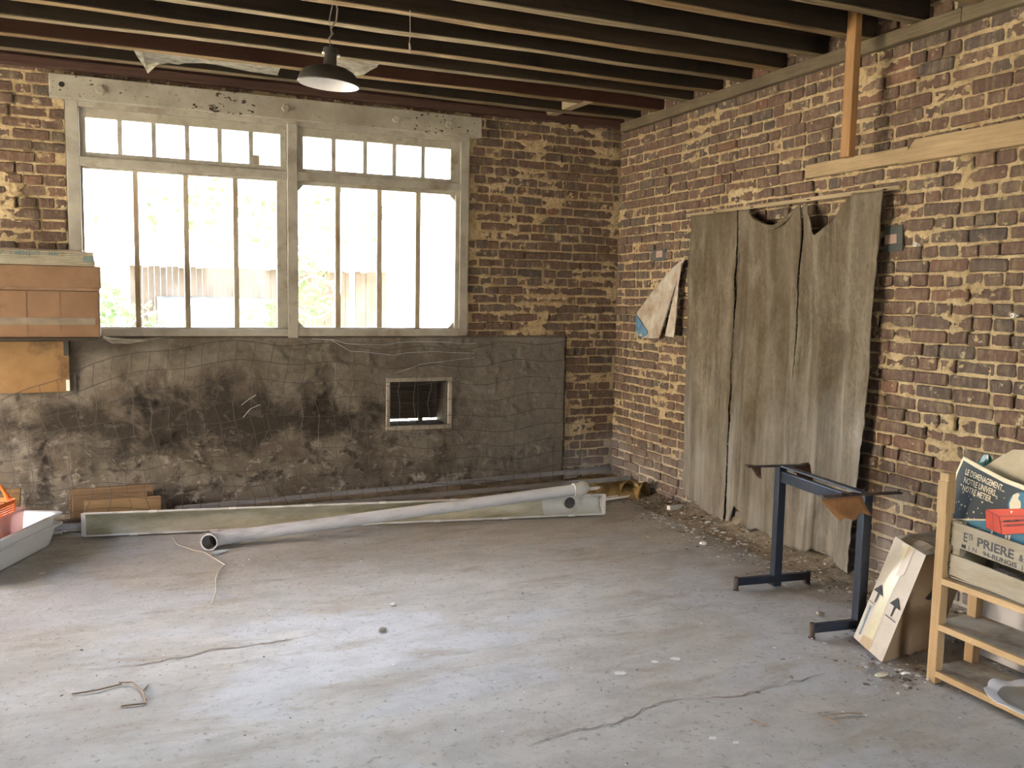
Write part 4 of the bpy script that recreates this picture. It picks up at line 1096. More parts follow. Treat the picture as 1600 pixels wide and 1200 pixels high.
MB().bar(LA + Vector((0, 0, .692)), LB + Vector((0, 0, .692)), .046, .008).build('top_rail', M_STEEL, tb, bevel=.002)
MB().bar(LA + Vector((0, 0, .632)), LB + Vector((0, 0, .632)), .028, .060).build('beam', M_STEEL, tb, bevel=.003)


def curl(pts, name, mat, bend):
    """hanging scrap: 4 corners (tl,tr,br,bl), bowed by bend"""
    tl, tr_, br_, bl = [Vector(p) for p in pts]; nu, nv = 9, 6; V = []; F = []
    for i in range(nu):
        for j in range(nv):
            a, b = i / (nu - 1), j / (nv - 1); p = tl.lerp(tr_, a).lerp(bl.lerp(br_, a), b)
            V.append(p + Vector(bend) * (b * b + .35 * math.sin(a * 6) * b) + Vector((0, 0, .012 * math.sin(a * 11) * b)))
    for i in range(nu - 1):
        for j in range(nv - 1): F.append((i * nv + j, (i + 1) * nv + j, (i + 1) * nv + j + 1, i * nv + j + 1))
    o = obj_from(name, V, F, mat, tb, smooth=True); s = o.modifiers.new('thick', 'SOLIDIFY'); s.thickness = .004
    return o


curl(((-.945, -3.578, .690), (-.700, -3.582, .690), (-.668, -3.60, .610), (-.865, -3.60, .590)), 'wood_scrap', M_VENEER, (0, -.025, 0))
curl(((-.525, -2.902, .690), (-.398, -2.900, .690), (-.402, -2.93, .600), (-.505, -2.93, .630)), 'wood_scrap', M_VENDK, (0, -.02, 0))
curl(((-.752, -2.835, .690), (-.692, -2.84, .690), (-.700, -2.85, .640), (-.728, -2.85, .640)), 'wood_scrap', M_VENDK, (0, -.01, 0))
for x, y in ((-.80, -3.565), (-.74, -3.57), (-.76, -2.83), (-.42, -2.89)): MB().box((x - .03, y - .012, .6965), (x + .028, y + .014, .703), (.05, .06, .4)).build('chipboard_crumb', M_VENDK, tb, bevel=.002)

# ================================================================== LEANING CARTON
M_CARTLIT = dusty('lit_pale_carton', (.46, .41, .34), (.55, .50, .43), 5, .85, .15, .1, dirt=(.33, .27, .19), dirt_amt=.25)  # lit copy of the carton board, for the end facing the light
M_CARTSHADE = dusty('shaded_brown_carton', (.25, .17, .10), (.31, .215, .13), 4, .9, .1, .1)  # darker copy: shade on the side faces painted into the colour
M_CLEARTAPE = dusty('yellowed_tape', (.50, .44, .27), (.60, .54, .36), 12, .25, .45, .15)
M_BRTAPE = dusty('brown_tape', (.36, .25, .13), (.44, .32, .18), 10, .3, .4)
M_BLACK = dusty('black_ink', (.022, .022, .024), (.035, .035, .037), 9, .7)
M_BLUEINK = dusty('blue_ink', (.10, .25, .38), (.18, .35, .47), 30)
ct = empty('arrow_carton', (-.6, -3.75, 0), 'battered carton with two black up arrows, slumped beside the shelf', 'carton')
B1, B2 = Vector((-.754, -3.640, .022)), Vector((-.822, -3.880, .004)); DX = Vector((.375, .02, 0)); UPV = Vector((.228, .0, .468))
B3, B4 = B2 + Vector((.375, .045, 0)), B1 + DX
cor = [B1, B2, B3, B4]; top_ = [p + UPV for p in cor]
MB().add([cor[0], cor[1], top_[1], top_[0]], [(0, 1, 2, 3)]).build('end_face', M_CARTLIT, ct)
MB().add([cor[1], cor[2], top_[2], top_[1]], [(0, 1, 2, 3)]).build('side_face', M_CARTSHADE, ct)
MB().add([cor[3], cor[0], top_[0], top_[3]], [(0, 1, 2, 3)]).build('side_face', M_CARTSHADE, ct)
MB().add([cor[2], cor[3], top_[3], top_[2]], [(0, 1, 2, 3)]).build('end_face', M_CARTSHADE, ct)
MB().add(cor, [(0, 1, 2, 3)]).build('base_face', M_CARTSHADE, ct)
V = []; F = []
for i in range(9):
    for j in range(7):
        p = top_[0].lerp(top_[3], i / 8).lerp(top_[1].lerp(top_[2], i / 8), j / 6)
        k_ = 0 if i in (0, 8) or j in (0, 6) else (float(vn(i * .9, j * .9, 4)) - .5) * .03
        V.append(p + Vector((0, 0, k_)))
for i in range(8):
    for j in range(6): F.append((i * 7 + j, (i + 1) * 7 + j, (i + 1) * 7 + j + 1, i * 7 + j + 1))
MB().add(V, F).build('top_face', M_CARTLIT, ct)
fnn = (B2 - B1).cross(UPV).normalized(); fnn = fnn if fnn.x < 0 else -fnn


def cf(a, b, l=1): return B1.lerp(B2, a) + UPV * b + fnn * (.0012 * l)


def cpoly(pts, name, mat, l=1): return MB().add([cf(a, b, l) for a, b in pts], [tuple(range(len(pts)))]).build(name, mat, ct)


cpoly([(.27, .03), (.55, .0), (.53, .5), (.60, .97), (.28, .99), (.36, .80), (.24, .62), (.30, .3)], 'packing_tape', M_CLEARTAPE)
cpoly([(.22, .0), (.56, .0), (.52, .10), (.24, .08)], 'packing_tape', M_BRTAPE, 2)
cpoly([(.46, .70), (.66, .74), (.66, .985), (.48, .99)], 'packing_tape', M_BRTAPE, 2)
for tri, sh_ in (([(.03, .475), (.36, .475), (.19, .555)], (.20, .385, .475)), ([(.60, .465), (.93, .465), (.755, .548)], (.765, .375, .465))):
    cpoly(tri, 'printed_arrow', M_BLACK, 3)
    cpoly([(sh_[0] - .018, sh_[1]), (sh_[0] + .018, sh_[1]), (sh_[0] + .018, sh_[2]), (sh_[0] - .018, sh_[2])], 'printed_arrow', M_BLACK, 3)
cpoly([(.03, .366), (.20, .366), (.20, .372), (.03, .372)], 'printed_line', M_BLACK, 3)
cpoly([(.60, .352), (.95, .352), (.95, .360), (.60, .360)], 'printed_line', M_BLACK, 3)
V = []
for k in range(46): V.append(cf(.13 + .035 * math.sin(k * 1.9), .06 + k * .0062, 3))
MB().tube(V, .0016, 4).build('blue_scribble', M_BLUEINK, ct)
sfn = Vector((0, -1, 0)); sp_ = lambda x, b: B2 + Vector((x, x * .12 - .003, 0)) + UPV * b
for x in (.13, .20): MB().add([sp_(x, .55), sp_(x + .05, .52), sp_(x + .045, .68)], [(0, 1, 2)]).build('printed_arrow', M_BLACK, ct)

# ================================================================== PINE SHELF UNIT
M_PINE = wood('pale_pine', (.34, .215, .10), (.48, .33, .17), 'z', .6)
M_PINEY = wood('pale_pine_edge', (.42, .275, .13), (.55, .39, .21), 'y', .6)
M_DUSTB = dusty('dusty_shelf_board', (.40, .35, .28), (.48, .43, .355), 8, .9, .1, .1, dirt=(.20, .165, .125))
su = empty('pine_shelf', (-.65, -4.45, 0), 'small pale pine shelf unit in front of the brick wall at right', 'shelf')
SX0, SX1, SY0, SY1 = -.775, -.515, -4.078, -4.88
for x in (SX0, SX1 - .042):
    for y in (SY0 - .044, SY1):
        MB().box((x, y, 0), (x + .042, y + .044, .905 if y > -4.5 and x < -.7 else .60)).build('post', M_PINE, su, bevel=.002)
MB().box((SX0 - .006, SY0 - .046, .735), (SX0 + .046, SY0 + .002, .870)).build('post_block', M_PINE, su, bevel=.002)
for z in (.459, .260, .056):
    MB().box((SX0 + .016, SY1, z - .018), (SX1 + .01, SY0 - .004, z)).build('shelf_board', M_DUSTB, su); sb_ = su.children[-1]
    MB().box((SX0 - .003, SY1, z - .024), (SX0 + .015, SY0 - .045, z + .002)).build('edge_strip', M_PINEY, sb_, bevel=.001)
wp = tag(MB().box((-.312, -4.95, .003), (-.300, -3.955, .330), (0, .06, 0)).build('flat_board', dusty('white_board', (.55, .52, .50), (.63, .60, .58), 3, .6)), 'pale flat panel standing behind the pine shelf', 'panel')

# ================================================================== CRATE AND POSTER
M_CRATE = dusty('grey_crate_wood', (.30, .26, .195), (.42, .375, .29), 8, .85, .15, .3, stretch=(1, .4, 2), dirt=(.27, .22, .15), dirt_amt=.25)
cr = empty('fruit_crate', (-.6, -4.38, .462), 'grey slatted fruit crate with stencilled lettering on the pine shelf', 'crate')
CX = -.745; cz = lambda s: -.055 * (s - .115)


def slat_y(s0, s1, z0, z1, x, name='slat', th=.008):
    return MB().prism([(x, -4 - s0, z0 + cz(s0)), (x, -4 - s1, z0 + cz(s1)), (x, -4 - s1, z1 + cz(s1)), (x, -4 - s0, z1 + cz(s0))], (th, 0, 0)).build(name, M_CRATE, cr, bevel=.002)


fs_ = slat_y(.126, .66, .603, .706, CX); slat_y(.126, .66, .478, .568, CX)
slat_y(.126, .66, .603, .706, CX + .250); slat_y(.126, .66, .490, .570, CX + .250)
for s in (.127, .652):
    z_ = cz(s)
    MB().box((CX + .008, -4 - s - .007, .600 + z_), (CX + .25, -4 - s, .700 + z_)).build('end_slat', M_CRATE, cr, bevel=.002)
    MB().box((CX + .008, -4 - s - .007, .490 + z_), (CX + .25, -4 - s, .568 + z_)).build('end_slat', M_CRATE, cr, bevel=.002)
    for x in (CX + .008, CX + .215): MB().box((x, -4 - s - (.040 if s < .3 else -.005), .488 + z_), (x + .035, -4 - s - (.005 if s < .3 else -.040), .710 + z_)).build('corner_post', M_CRATE, cr)
for k in range(4): MB().box((CX + .01 + k * .06, -4.655, .4625), (CX + .06 + k * .06, -4.13, .468)).build('bottom_slat', M_CRATE, cr)
M_STENCIL = dusty('stencil_ink', (.05, .05, .055), (.11, .105, .10), 60, .8)
cp = lambda s0, z0: (lambda x, y: (CX - .0009, -4 - s0 - x, z0 + y + cz(s0 + x)))
text_mesh('E', .052, 'lettering', M_STENCIL, fs_, cp(.186, .640), bold=.0012, fit=.020)
text_mesh('TS', .026, 'lettering', M_STENCIL, fs_, cp(.209, .659), bold=.0008, fit=.022)
q_ = cp(.209, .653); MB().add([q_(0, 0), q_(.022, 0), q_(.022, .002), q_(0, .002)], [(0, 1, 2, 3)]).build('underline', M_STENCIL, fs_)
text_mesh('PRIERE', .050, 'lettering', M_STENCIL, fs_, cp(.250, .640), bold=.0016, fit=.165)
text_mesh('&', .036, 'lettering', M_STENCIL, fs_, cp(.436, .642), bold=.0012, fit=.020)
text_mesh('MIN', .026, 'lettering', M_STENCIL, fs_, cp(.180, .610), bold=.0004, fit=.072, space=1.8)
text_mesh('94-RUNGIS', .026, 'lettering', M_STENCIL, fs_, cp(.280, .610), bold=.0008, fit=.150)
text_mesh('1', .026, 'lettering', M_STENCIL, fs_, cp(.447, .610), bold=.001, fit=.007)
for s, z in ((.128, .53), (.123, .52), (.130, .505), (.128, .64), (.124, .62), (.130, .685)):
    MB().lathe([(0, .0015), (.003, .0012), (.0035, 0)], (CX, -4 - s, z), 8, Euler((0, -PI / 2, 0)).to_matrix()).build('nail_head', M_RUST, cr)

PPL = lambda y, z, l=0: Vector((-.73 + .25 * (z - .6) - .0009 * l + .10 * max(0, (-y - 4.25)) ** 2, y, z))
ps = empty('cardboard_poster', (-.72, -4.3, .60), 'printed poster with a red container and a globe standing in the crate', 'poster')
M_CREAM = dusty('poster_cream', (.66, .58, .40), (.72, .64, .46), 8, .8)
M_SPACE = dusty('poster_black', (.040, .046, .050), (.055, .062, .066), 14, .7)
M_SEA = dusty('poster_blue', (.055, .165, .235), (.075, .20, .275), 12, .7)
M_RED1 = dusty('poster_red', (.58, .085, .050), (.64, .105, .065), 10, .7)
M_RED2 = dusty('poster_red_side', (.50, .065, .040), (.55, .080, .050), 10, .7)


def pp(pts, name, mat, l): return MB().add([PPL(y, z, l) for y, z in pts], [tuple(range(len(pts)))]).build(name, mat, ps)


out_ = [(-4.073, .962), (-4.058, .89), (-4.060, .80), (-4.072, .70), (-4.13, .62), (-4.62, .61), (-4.63, .86), (-4.37, .897), (-4.283, .909), (-4.157, .941)]
MB().prism([PPL(y, z) for y, z in out_], (.006, 0, 0)).build('sheet', M_CREAM, ps)
pp([(-4.080, .947), (-4.067, .89), (-4.066, .81), (-4.074, .743), (-4.082, .701), (-4.243, .737), (-4.60, .81), (-4.62, .843), (-4.374, .880), (-4.283, .893), (-4.216, .910), (-4.139, .929)], 'night_sky', M_SPACE, 1)
pp([(-4.086, .694), (-4.125, .63), (-4.60, .62), (-4.60, .80), (-4.245, .731)], 'road', M_SEA, 1)
C_ = (-4.372, .822); pp([(C_[0] + .050 * math.cos(a), C_[1] + .050 * math.sin(a)) for a in [2 * PI * k / 30 for k in range(30)]], 'globe', M_SEA, 2)
pp([(-4.335, .855), (-4.350, .866), (-4.362, .862), (-4.358, .845), (-4.372, .835), (-4.378, .815), (-4.366, .800), (-4.352, .795), (-4.345, .782), (-4.335, .80), (-4.328, .82)], 'continent', M_CREAM, 3)
pp([(-4.380, .862), (-4.395, .855), (-4.398, .84), (-4.385, .838)], 'continent', M_CREAM, 3)
pp([(-4.234, .774), (-4.302, .762), (-4.331, .695), (-4.258, .705)], 'container_front', M_RED2, 4)
pp([(-4.302, .762), (-4.331, .695), (-4.470, .738), (-4.455, .800)], 'container_side', M_RED1, 4)
pp([(-4.234, .774), (-4.302, .762), (-4.455, .800), (-4.385, .812)], 'container_roof', M_RED1, 4)


def pline(a, b, w_, mat=None, l=5, name='printed_line'):
    d = Vector((b[0] - a[0], b[1] - a[1])).normalized(); n_ = Vector((-d.y, d.x)) * w_ / 2
    return pp([(a[0] + n_.x, a[1] + n_.y), (b[0] + n_.x, b[1] + n_.y), (b[0] - n_.x, b[1] - n_.y), (a[0] - n_.x, a[1] - n_.y)], name, mat or M_SPACE, l)


for a, b in (((-4.302, .762), (-4.331, .695)), ((-4.302, .762), (-4.455, .800)), ((-4.234, .774), (-4.302, .762)), ((-4.268, .768), (-4.294, .700)), ((-4.258, .705), (-4.331, .695)), ((-4.331, .695), (-4.47, .738)), ((-4.31, .742), (-4.46, .785))): pline(a, b, .0016)
for y, z in ((-4.282, .692), (-4.345, .690), (-4.358, .693)): pp([(y, z + .008), (y - .008, z + .009), (y - .009, z - .010), (y - .001, z - .010)], 'container_foot', M_CREAM, 5)
pline((-4.085, .6975), (-4.243, .734), .006, M_CREAM, 4)
pline((-4.215, .693), (-4.30, .70), .0015, M_CREAM, 2); pline((-4.18, .672), (-4.25, .678), .0015, M_CREAM, 2)
tl_ = lambda y0, z0, sl: (lambda x, y: PPL(y0 - x, z0 + y + sl * x, 3).to_tuple())
text_mesh('LE DEMENAGEMENT...', .034, 'lettering', M_CREAM, ps, tl_(-4.103, .893, -.185), bold=.0007, fit=.192)
text_mesh('NOTRE UNIVERS...', .034, 'lettering', M_CREAM, ps, tl_(-4.105, .859, -.165), bold=.0007, fit=.167)
text_mesh('NOTRE METIER...', .034, 'lettering', M_CREAM, ps, tl_(-4.107, .827, -.150), bold=.0007, fit=.153)
text_mesh('DEMENAGEMENTS', .013, 'small_lettering', M_SPACE, ps, (lambda x, y: PPL(-4.322 - x, .742 + y + .30 * x, 6).to_tuple()), bold=.0003, fit=.080)
text_mesh('INTERNATIONAUX', .013, 'small_lettering', M_SPACE, ps, (lambda x, y: PPL(-4.328 - x, .726 + y + .30 * x, 6).to_tuple()), bold=.0003, fit=.080)
zz2 = lambda X, Y: (-4.084 - (X - 985) * .000545 + (690 - Y) * .000186, .703 + (690 - Y) * .00068 + (X - 985) * .00009)
for k, (X, Y) in enumerate(((1080, 490), (1130, 510), (1145, 555), (1190, 550), (1060, 590), (1070, 632), (1112, 615), (1220, 622), (1250, 648), (1185, 645), (1130, 655), (1190, 680), (1255, 585), (1370, 560), (1430, 555), (1096, 535), (1160, 572), (1040, 596), (1083, 608), (1140, 682))):
    cy_, cz_ = zz2(X, Y); R1 = (.006, .0042, .003)[k % 3]
    pp([(cy_ + (R1 if q % 2 == 0 else R1 * .4) * math.sin(q * PI / 5), cz_ + (R1 if q % 2 == 0 else R1 * .4) * math.cos(q * PI / 5)) for q in range(10)], 'star', M_CREAM, 2)

# cardboard and green plastic sticking out of the crate
tag(MB().prism([(-.590, -4.140, .640), (-.590, -4.105, .90), (-.590, -4.21, .985), (-.588, -4.26, 1.020), (-.585, -4.33, 1.030), (-.585, -4.64, 1.02), (-.590, -4.64, .64)], (.006, 0, 0)).build('cardboard_flap', dusty('buff_card', (.40, .33, .22), (.48, .41, .29), 5, .9, dirt=(.33, .26, .17))), 'torn buff cardboard sheet standing behind the poster in the crate', 'cardboard')
bm = bmesh.new(); bmesh.ops.create_icosphere(bm, subdivisions=3, radius=1)
for v in bm.verts:
    n_ = 1 + .5 * (float(fbm(v.co.x * 2.2 + 5, v.co.y * 2.2 + v.co.z * 3, 3, 6)) - .5) * 2
    v.co = Vector((-.548 + v.co.x * .022 * n_, -4.128 + v.co.y * .066 * n_, .832 + v.co.z * .128 * n_))
V = [tuple(v.co) for v in bm.verts]; F = [tuple(v.index for v in f.verts) for f in bm.faces]; bm.free()
tag(obj_from('plastic_bag', V, F, dusty('dark_green_plastic', (.010, .060, .045), (.035, .20, .16), 30, .25, .5, .2)), 'crumpled dark green plastic bag behind the poster', 'bag')

# ================================================================== SCALLOPED DISH
M_CHINA = dusty('white_china', (.66, .66, .68), (.74, .74, .76), 4, .25, .5, .02)
M_DREG = dusty('dusty_dish_well', (.33, .30, .24), (.43, .40, .34), 7, .6)
dc = Vector((-.695, -4.520, .058)); dish = empty('scalloped_dish', dc, 'white scalloped china dish on the lowest board of the pine shelf', 'dish')


def scal(rs, mat, name):
    n = 72; V = []; F = []
    for r_, z_, sc in rs:
        for k in range(n):
            a = 2 * PI * k / n; rr_ = r_ * (1 + sc * .07 * (abs(math.cos(4 * a)) - .5))
            V.append(dc + Vector((rr_ * math.cos(a), rr_ * 1.12 * math.sin(a), z_ + sc * .006 * math.cos(8 * a))))
    for i in range(len(rs) - 1):
        for k in range(n): F.append((i * n + k, i * n + (k + 1) % n, (i + 1) * n + (k + 1) % n, (i + 1) * n + k))
    return MB().add(V, F).build(name, mat, dish, smooth=True)


scal([(.065, .0, 0), (.095, .004, 0), (.125, .022, .3), (.165, .030, 1), (.167, .034, 1), (.163, .035, 1), (.125, .027, .3)], M_CHINA, 'rim')
scal([(.126, .027, .3), (.105, .014, 0), (.06, .009, 0), (0, .009, 0)], M_DREG, 'well')


# ================================================================== CORNER: mesh sacking, weed, rubble
M_MESH = dusty('brown_mesh_sacking', (.20, .13, .045), (.34, .235, .10), 25, .9, .1, .5, dirt=(.09, .06, .03))
V = []; n1_, n2_ = 46, 26
for i in range(n1_):
    for j in range(n2_):
        x = -.80 + .80 * i / (n1_ - 1); y = -.70 + .55 * j / (n2_ - 1)
        e = math.sin(PI * i / (n1_ - 1)) * math.sin(PI * j / (n2_ - 1))
        z = .004 + e ** .5 * (.03 + .20 * float(fbm(x * 6, y * 6, 4, 44)) * (.35 + .65 * (i / n1_))) + .06 * max(0, j / n2_ - .5) * e
        V.append((min(x + .02 * math.sin(y * 20), -.02), y + .03 * math.sin(x * 14), z))
F = [(i * n2_ + j, (i + 1) * n2_ + j, (i + 1) * n2_ + j + 1, i * n2_ + j + 1) for i in range(n1_ - 1) for j in range(n2_ - 1)]
sk = empty('mesh_sacking', (-.4, -.45, 0), 'heap of brown mesh sacking in the corner beyond the gutter', 'sacking')
obj_from('heap', V, F, M_MESH, sk, smooth=True)
for (cx, cy, r_, h_, a) in ((-.215, -.70, .085, .150, -.5), (-.105, -.735, .075, .135, .35)):
    V = []; F = []; n = 14
    for i in range(n + 1):
        t = PI * i / n
        for j in range(6):
            b = j / 5; px_ = r_ * math.cos(t) * (1 - .25 * b); pz = h_ * math.sin(t) * (1 - .45 * b) + .003
            V.append((min(cx + px_ * math.cos(a) - (b * .16) * math.sin(a) * .4, -.02), cy + px_ * math.sin(a) + b * .16, pz))
    for i in range(n):
        for j in range(5): F.append((i * 6 + j, (i + 1) * 6 + j, (i + 1) * 6 + j + 1, i * 6 + j + 1))
    o = obj_from('arched_fold', V, F, M_MESH, sk, smooth=True); s = o.modifiers.new('thick', 'SOLIDIFY'); s.thickness = .004
wd = empty('weed', (-.56, -.86, 0), 'tiny green weed sprouting from the floor beside the gutter end', 'plant')
for k in range(9):
    a = k * 2.4; r_ = .018 + .02 * (k % 3); p = Vector((-.56 + r_ * math.cos(a), -.86 + r_ * math.sin(a), .010 + .012 * (k % 4))); d = Vector((math.cos(a), math.sin(a), .3)) * .017; s_ = Vector((-math.sin(a), math.cos(a), 0)) * .009
    MB().add([p - d, p + s_, p + d, p - s_], [(0, 1, 2, 3)]).build('leaf', M_WEED if k else dusty('weed_leaf', (.07, .20, .03), (.13, .30, .05), 40), wd) if k == 0 else None
    if k == 0: M_WEED = bpy.data.materials['weed_leaf']
    else: MB().add([p - d, p + s_, p + d, p - s_], [(0, 1, 2, 3)]).build('leaf', M_WEED, wd)
MB().tube([(-.56, -.86, 0), (-.558, -.86, .045)], .002, 5).build('stem', M_WEED, wd)

# banks of sand and crumbled mortar along the wall feet (part of the floor)
M_SAND = dusty('mortar_sand', (.22, .18, .13), (.38, .325, .24), 12, .95, .1, .7, dirt=(.13, .105, .078), dirt_amt=.45, bscale=90)
def bank_r(A, B):
    amp = .030 + .045 * fbm(A * 2.2, A * 0, 3, 91) + .035 * np.exp(-((A - 2.0) / .45) ** 2)
    return amp * np.exp(-(B / (.10 + .07 * fbm(A * 1.7, A * 0, 2, 92))) ** 1.3) * (.5 + 1.0 * fbm(A * 9, B * 9, 4, 93)) + (fbm(A * 26, B * 26, 3, 94) - .5) * .020 * np.exp(-B / .22) - .012 * sstep(.16, .42, B) - .003


us_ = np.arange(.0, 5.0, .0125); ws = np.arange(0, .5, .0125); A, B = np.meshgrid(us_, ws, indexing='ij')
obj_from('sand_bank', np.stack([.01 - B, -A, bank_r(A, B)], -1).reshape(-1, 3), grid(len(us_), len(ws))[:, ::-1].copy(), M_SAND, floor, smooth=True)
ws = np.arange(0, .62, .02)
us_ = np.arange(-5.6, -.0, .02); A, B = np.meshgrid(us_, ws, indexing='ij')
hz = (.03 + .045 * fbm(A * 2.4, B * 0, 3, 95)) * np.exp(-(B / .13) ** 1.4) * (.6 + .8 * fbm(A * 9, B * 9, 4, 96)) - .012 * sstep(.2, .5, B) - .002
obj_from('sand_bank', np.stack([A, .0 - B, hz], -1).reshape(-1, 3), grid(len(us_), len(ws))[:, ::-1].copy(), M_SAND, floor, smooth=True)

md = Mat('rubble_bits')
md.set(md.ramp(md.island, [(0, (.08, .06, .04)), (.3, (.16, .125, .09)), (.5, (.32, .27, .20)), (.70, (.50, .46, .40)), (.85, (.72, .71, .69)), (1, (.80, .79, .77))]), .9, .2); M_RUB = md.m


def bits(n, fn, name, label, seed):
    r = np.random.default_rng(seed); V = []; F = []
    for k in range(n):
        x, y, z, s = fn(r)
        q = r.normal(size=(6, 3)) * .25 + np.array([[1, 0, 0], [-1, 0, 0], [0, 1, 0], [0, -1, 0], [0, 0, .5], [0, 0, -.4]])
        q = q * s * np.array([1, r.uniform(.45, 1), r.uniform(.2, .7)]); c, sn = math.cos(k), math.sin(k)
        q = np.stack([q[:, 0] * c - q[:, 1] * sn, q[:, 0] * sn + q[:, 1] * c, q[:, 2] + .3 * s], 1) + np.array([x, y, z])
        b = len(V); V += q.tolist(); F += [tuple(b + i for i in f) for f in ((0, 2, 4), (2, 1, 4), (1, 3, 4), (3, 0, 4), (2, 0, 5), (1, 2, 5), (3, 1, 5), (0, 3, 5))]
    o = obj_from(name, V, F, M_RUB); return tag(o, label, 'rubble', kind='stuff')


def f1(r):
    y = -r.uniform(.75, 4.6); w_ = abs(r.normal(0, .17)) + .02
    if 1.2 < -y < 2.9: w_ *= 1.45
    h = max(0.0, float(bank_r(np.array(-y), np.array(w_ + .01))))
    return -w_, y, h - .001, r.choice([.004, .006, .009, .013, .018], p=[.34, .32, .2, .10, .04])


def f2(r): return r.uniform(-4.6, -.35), r.uniform(-4.4, -.9), .002, r.choice([.0025, .004, .006, .009], p=[.45, .35, .15, .05])
def f3(r): return -.80 + r.normal(0, .16), -3.95 + r.normal(0, .16), .003, r.choice([.004, .008, .013, .02], p=[.4, .35, .17, .08])


bits(3600, f1, 'wall_rubble', 'crumbled mortar, flakes and grit heaped along the foot of the right-hand wall', 1)
bits(700, f2, 'floor_grit', 'fine grit scattered over the concrete floor', 2)
bits(300, f3, 'carton_litter', 'leaf litter and grit around the slumped carton and shelf foot', 3)


def lump(loc, s, mat, name, label, cat, seed, group=None, flat=.5):
    bm = bmesh.new(); bmesh.ops.create_icosphere(bm, subdivisions=2, radius=1)
    sx, sy, sz = s if isinstance(s, tuple) else (s, s * .8, s * flat)
    for v in bm.verts:
        n_ = .75 + .5 * float(vn(v.co.x * 2 + seed, v.co.y * 2 + v.co.z * 1.7, seed)); v.co = Vector((v.co.x * sx * n_, v.co.y * sy * n_, max(v.co.z * sz * n_, -sz * .7) + sz * .7)) + Vector(loc)
    V = [tuple(v.co) for v in bm.verts]; F = [tuple(v.index for v in f.verts) for f in bm.faces]; bm.free()
    return tag(obj_from(name, V, F, mat, smooth=False), label, cat, group)


M_CHALK = dusty('chalky_white', (.66, .65, .62), (.76, .75, .72), 20, .9, .1, .2)
M_STONE = dusty('grey_stone', (.30, .28, .25), (.42, .40, .36), 20, .9, .1, .3)
tag(MB().box((-.205, -1.232, .028), (-.045, -1.195, .060), (0, .05, .15)).build('white_strip', M_CHALK, bevel=.003), 'white plastic strip lying in the rubble near the curtain corner', 'strip')
lump((-.12, -1.30, .018), (.035, .018, .010), dusty('orange_brick_chip', (.45, .20, .09), (.55, .27, .13), 20), 'brick_chip', 'small orange brick chip just in front of the white strip', 'chip', 4)
lump((-.449, -2.007, .0), .026, M_CHALK, 'chalk_lump', 'round white lump on the bare floor in front of the rubble', 'stone', 5)
lump((-2.66, -2.40, .0), .014, M_CHALK, 'chalk_lump', 'tiny white lump alone in the middle of the floor', 'stone', 6)
lump((-2.80, -2.72, .0), .020, M_STONE, 'pebble', 'grey pebble on the floor left of the crack end', 'stone', 7)
lump((-.645, -3.30, .0), .024, M_STONE, 'pebble', 'grey pebble between the two feet of the table frame', 'stone', 8)
lump((-.93, -3.98, .0), (.035, .016, .010), M_CREAM, 'card_scrap', 'curled cream scrap on the floor before the slumped carton', 'scrap', 9)
for k in range(26):
    y = -RND.uniform(1.2, 2.3); w_ = RND.uniform(.12, .40)
    lump((-w_, y, max(.002, float(bank_r(np.array(-y), np.array(w_)))) ), (RND.uniform(.010, .028), RND.uniform(.005, .014), RND.uniform(.003, .009)), M_CHALK, 'plaster_flake', 'small white plaster flake in the rubble below the curtain', 'flake', 20 + k, 'white flakes below the curtain')
for (x, y, r_) in ((-1.98, -3.55, .026), (-1.77, -3.50, .018), (-1.66, -3.50, .022), (-1.94, -4.16, .016), (-1.88, -4.22, .012)):
    n = 16; zf = .0012 + float((fbm(x * 1.3, y * 2.0, 4, 3) - .5) * .010 + (fbm(x * 9, y * 9, 3, 9) - .5) * .003) - .0005
    MB().add([(x + r_ * math.cos(2 * PI * k / n) * (.65 + .7 * float(vn(k * 1.3, x * 9, 3))), y + r_ * .8 * math.sin(2 * PI * k / n) * (.65 + .7 * float(vn(k * 1.3, x * 9, 3))), zf) for k in range(n)], [tuple(range(n))]).build('paint_spot', M_CHALK, floor)
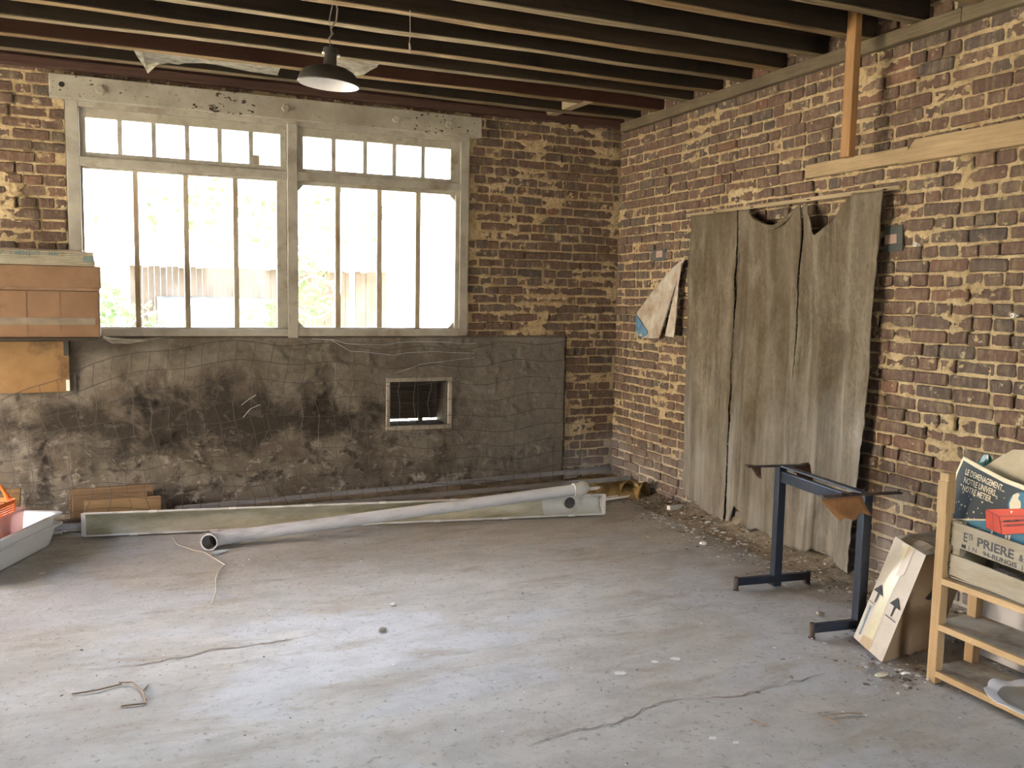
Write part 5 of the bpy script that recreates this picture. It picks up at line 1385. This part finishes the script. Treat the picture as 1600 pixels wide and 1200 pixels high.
M_TWIG = dusty('dry_twig', (.24, .17, .11), (.34, .25, .17), 30)
tag(MB().tube([(-3.658, -.691, .004), (-3.64, -.886, .006), (-3.55, -1.05, .005), (-3.491, -1.117, .005), (-3.399, -1.425, .006), (-3.45, -1.56, .005), (-3.473, -1.672, .005), (-3.49, -1.9, .005), (-3.525, -2.078, .004)], .0032, 6).build('floor_cable', dusty('pale_cable', (.46, .43, .35), (.56, .52, .44), 10)), 'thin pale cable trailing over the floor from the gutter', 'cable')
for P, lb in (([(-4.121, -2.948, .004), (-4.03, -2.955, .008), (-3.94, -2.919, .004)], 'long thin twig on the floor at lower left'),
              ([(-3.95, -2.90, .004), (-3.90, -2.935, .012), (-3.864, -3.022, .005), (-3.852, -3.134, .004)], 'crooked dark twig beside the long thin twig'),
              ([(-3.842, -2.969, .004), (-3.862, -3.03, .010), (-3.85, -3.10, .004)], 'short upright-lying twig crossing the crooked one'),
              ([(-3.94, -3.129, .004), (-3.90, -3.135, .006), (-3.85, -3.137, .004)], 'pale short twig lying nearest the camera of the twig cluster'),
              ([(-1.72, -4.10, .004), (-1.69, -4.17, .005)], 'short brown stick on the floor by the white paint spots'),
              ([(-1.42, -4.25, .004), (-1.45, -4.18, .006), (-1.33, -4.20, .006), (-1.28, -4.22, .004)], 'bent brown stick on the floor at lower right')):
    tag(MB().tube(P, .0032, 5).build('twig', M_TWIG), lb, 'twig')
tag(MB().add([(-3.445, -1.105, .005), (-3.355, -1.108, .006), (-3.375, -1.150, .006), (-3.423, -1.198, .005), (-3.455, -1.150, .006)], [(0, 1, 2, 3, 4)]).build('paper_scrap', dusty('pale_blue_paper', (.42, .50, .54), (.50, .58, .62), 20)), 'pale blue paper scrap on the floor beside the pipe mouth', 'scrap')
tag(MB().add([(-4.385, -1.225, .005), (-4.345, -1.228, .008), (-4.355, -1.255, .006), (-4.38, -1.250, .005)], [(0, 1, 2, 3)]).build('paper_scrap', M_CHALK), 'tiny white paper scrap on the floor in front of the trays', 'scrap')
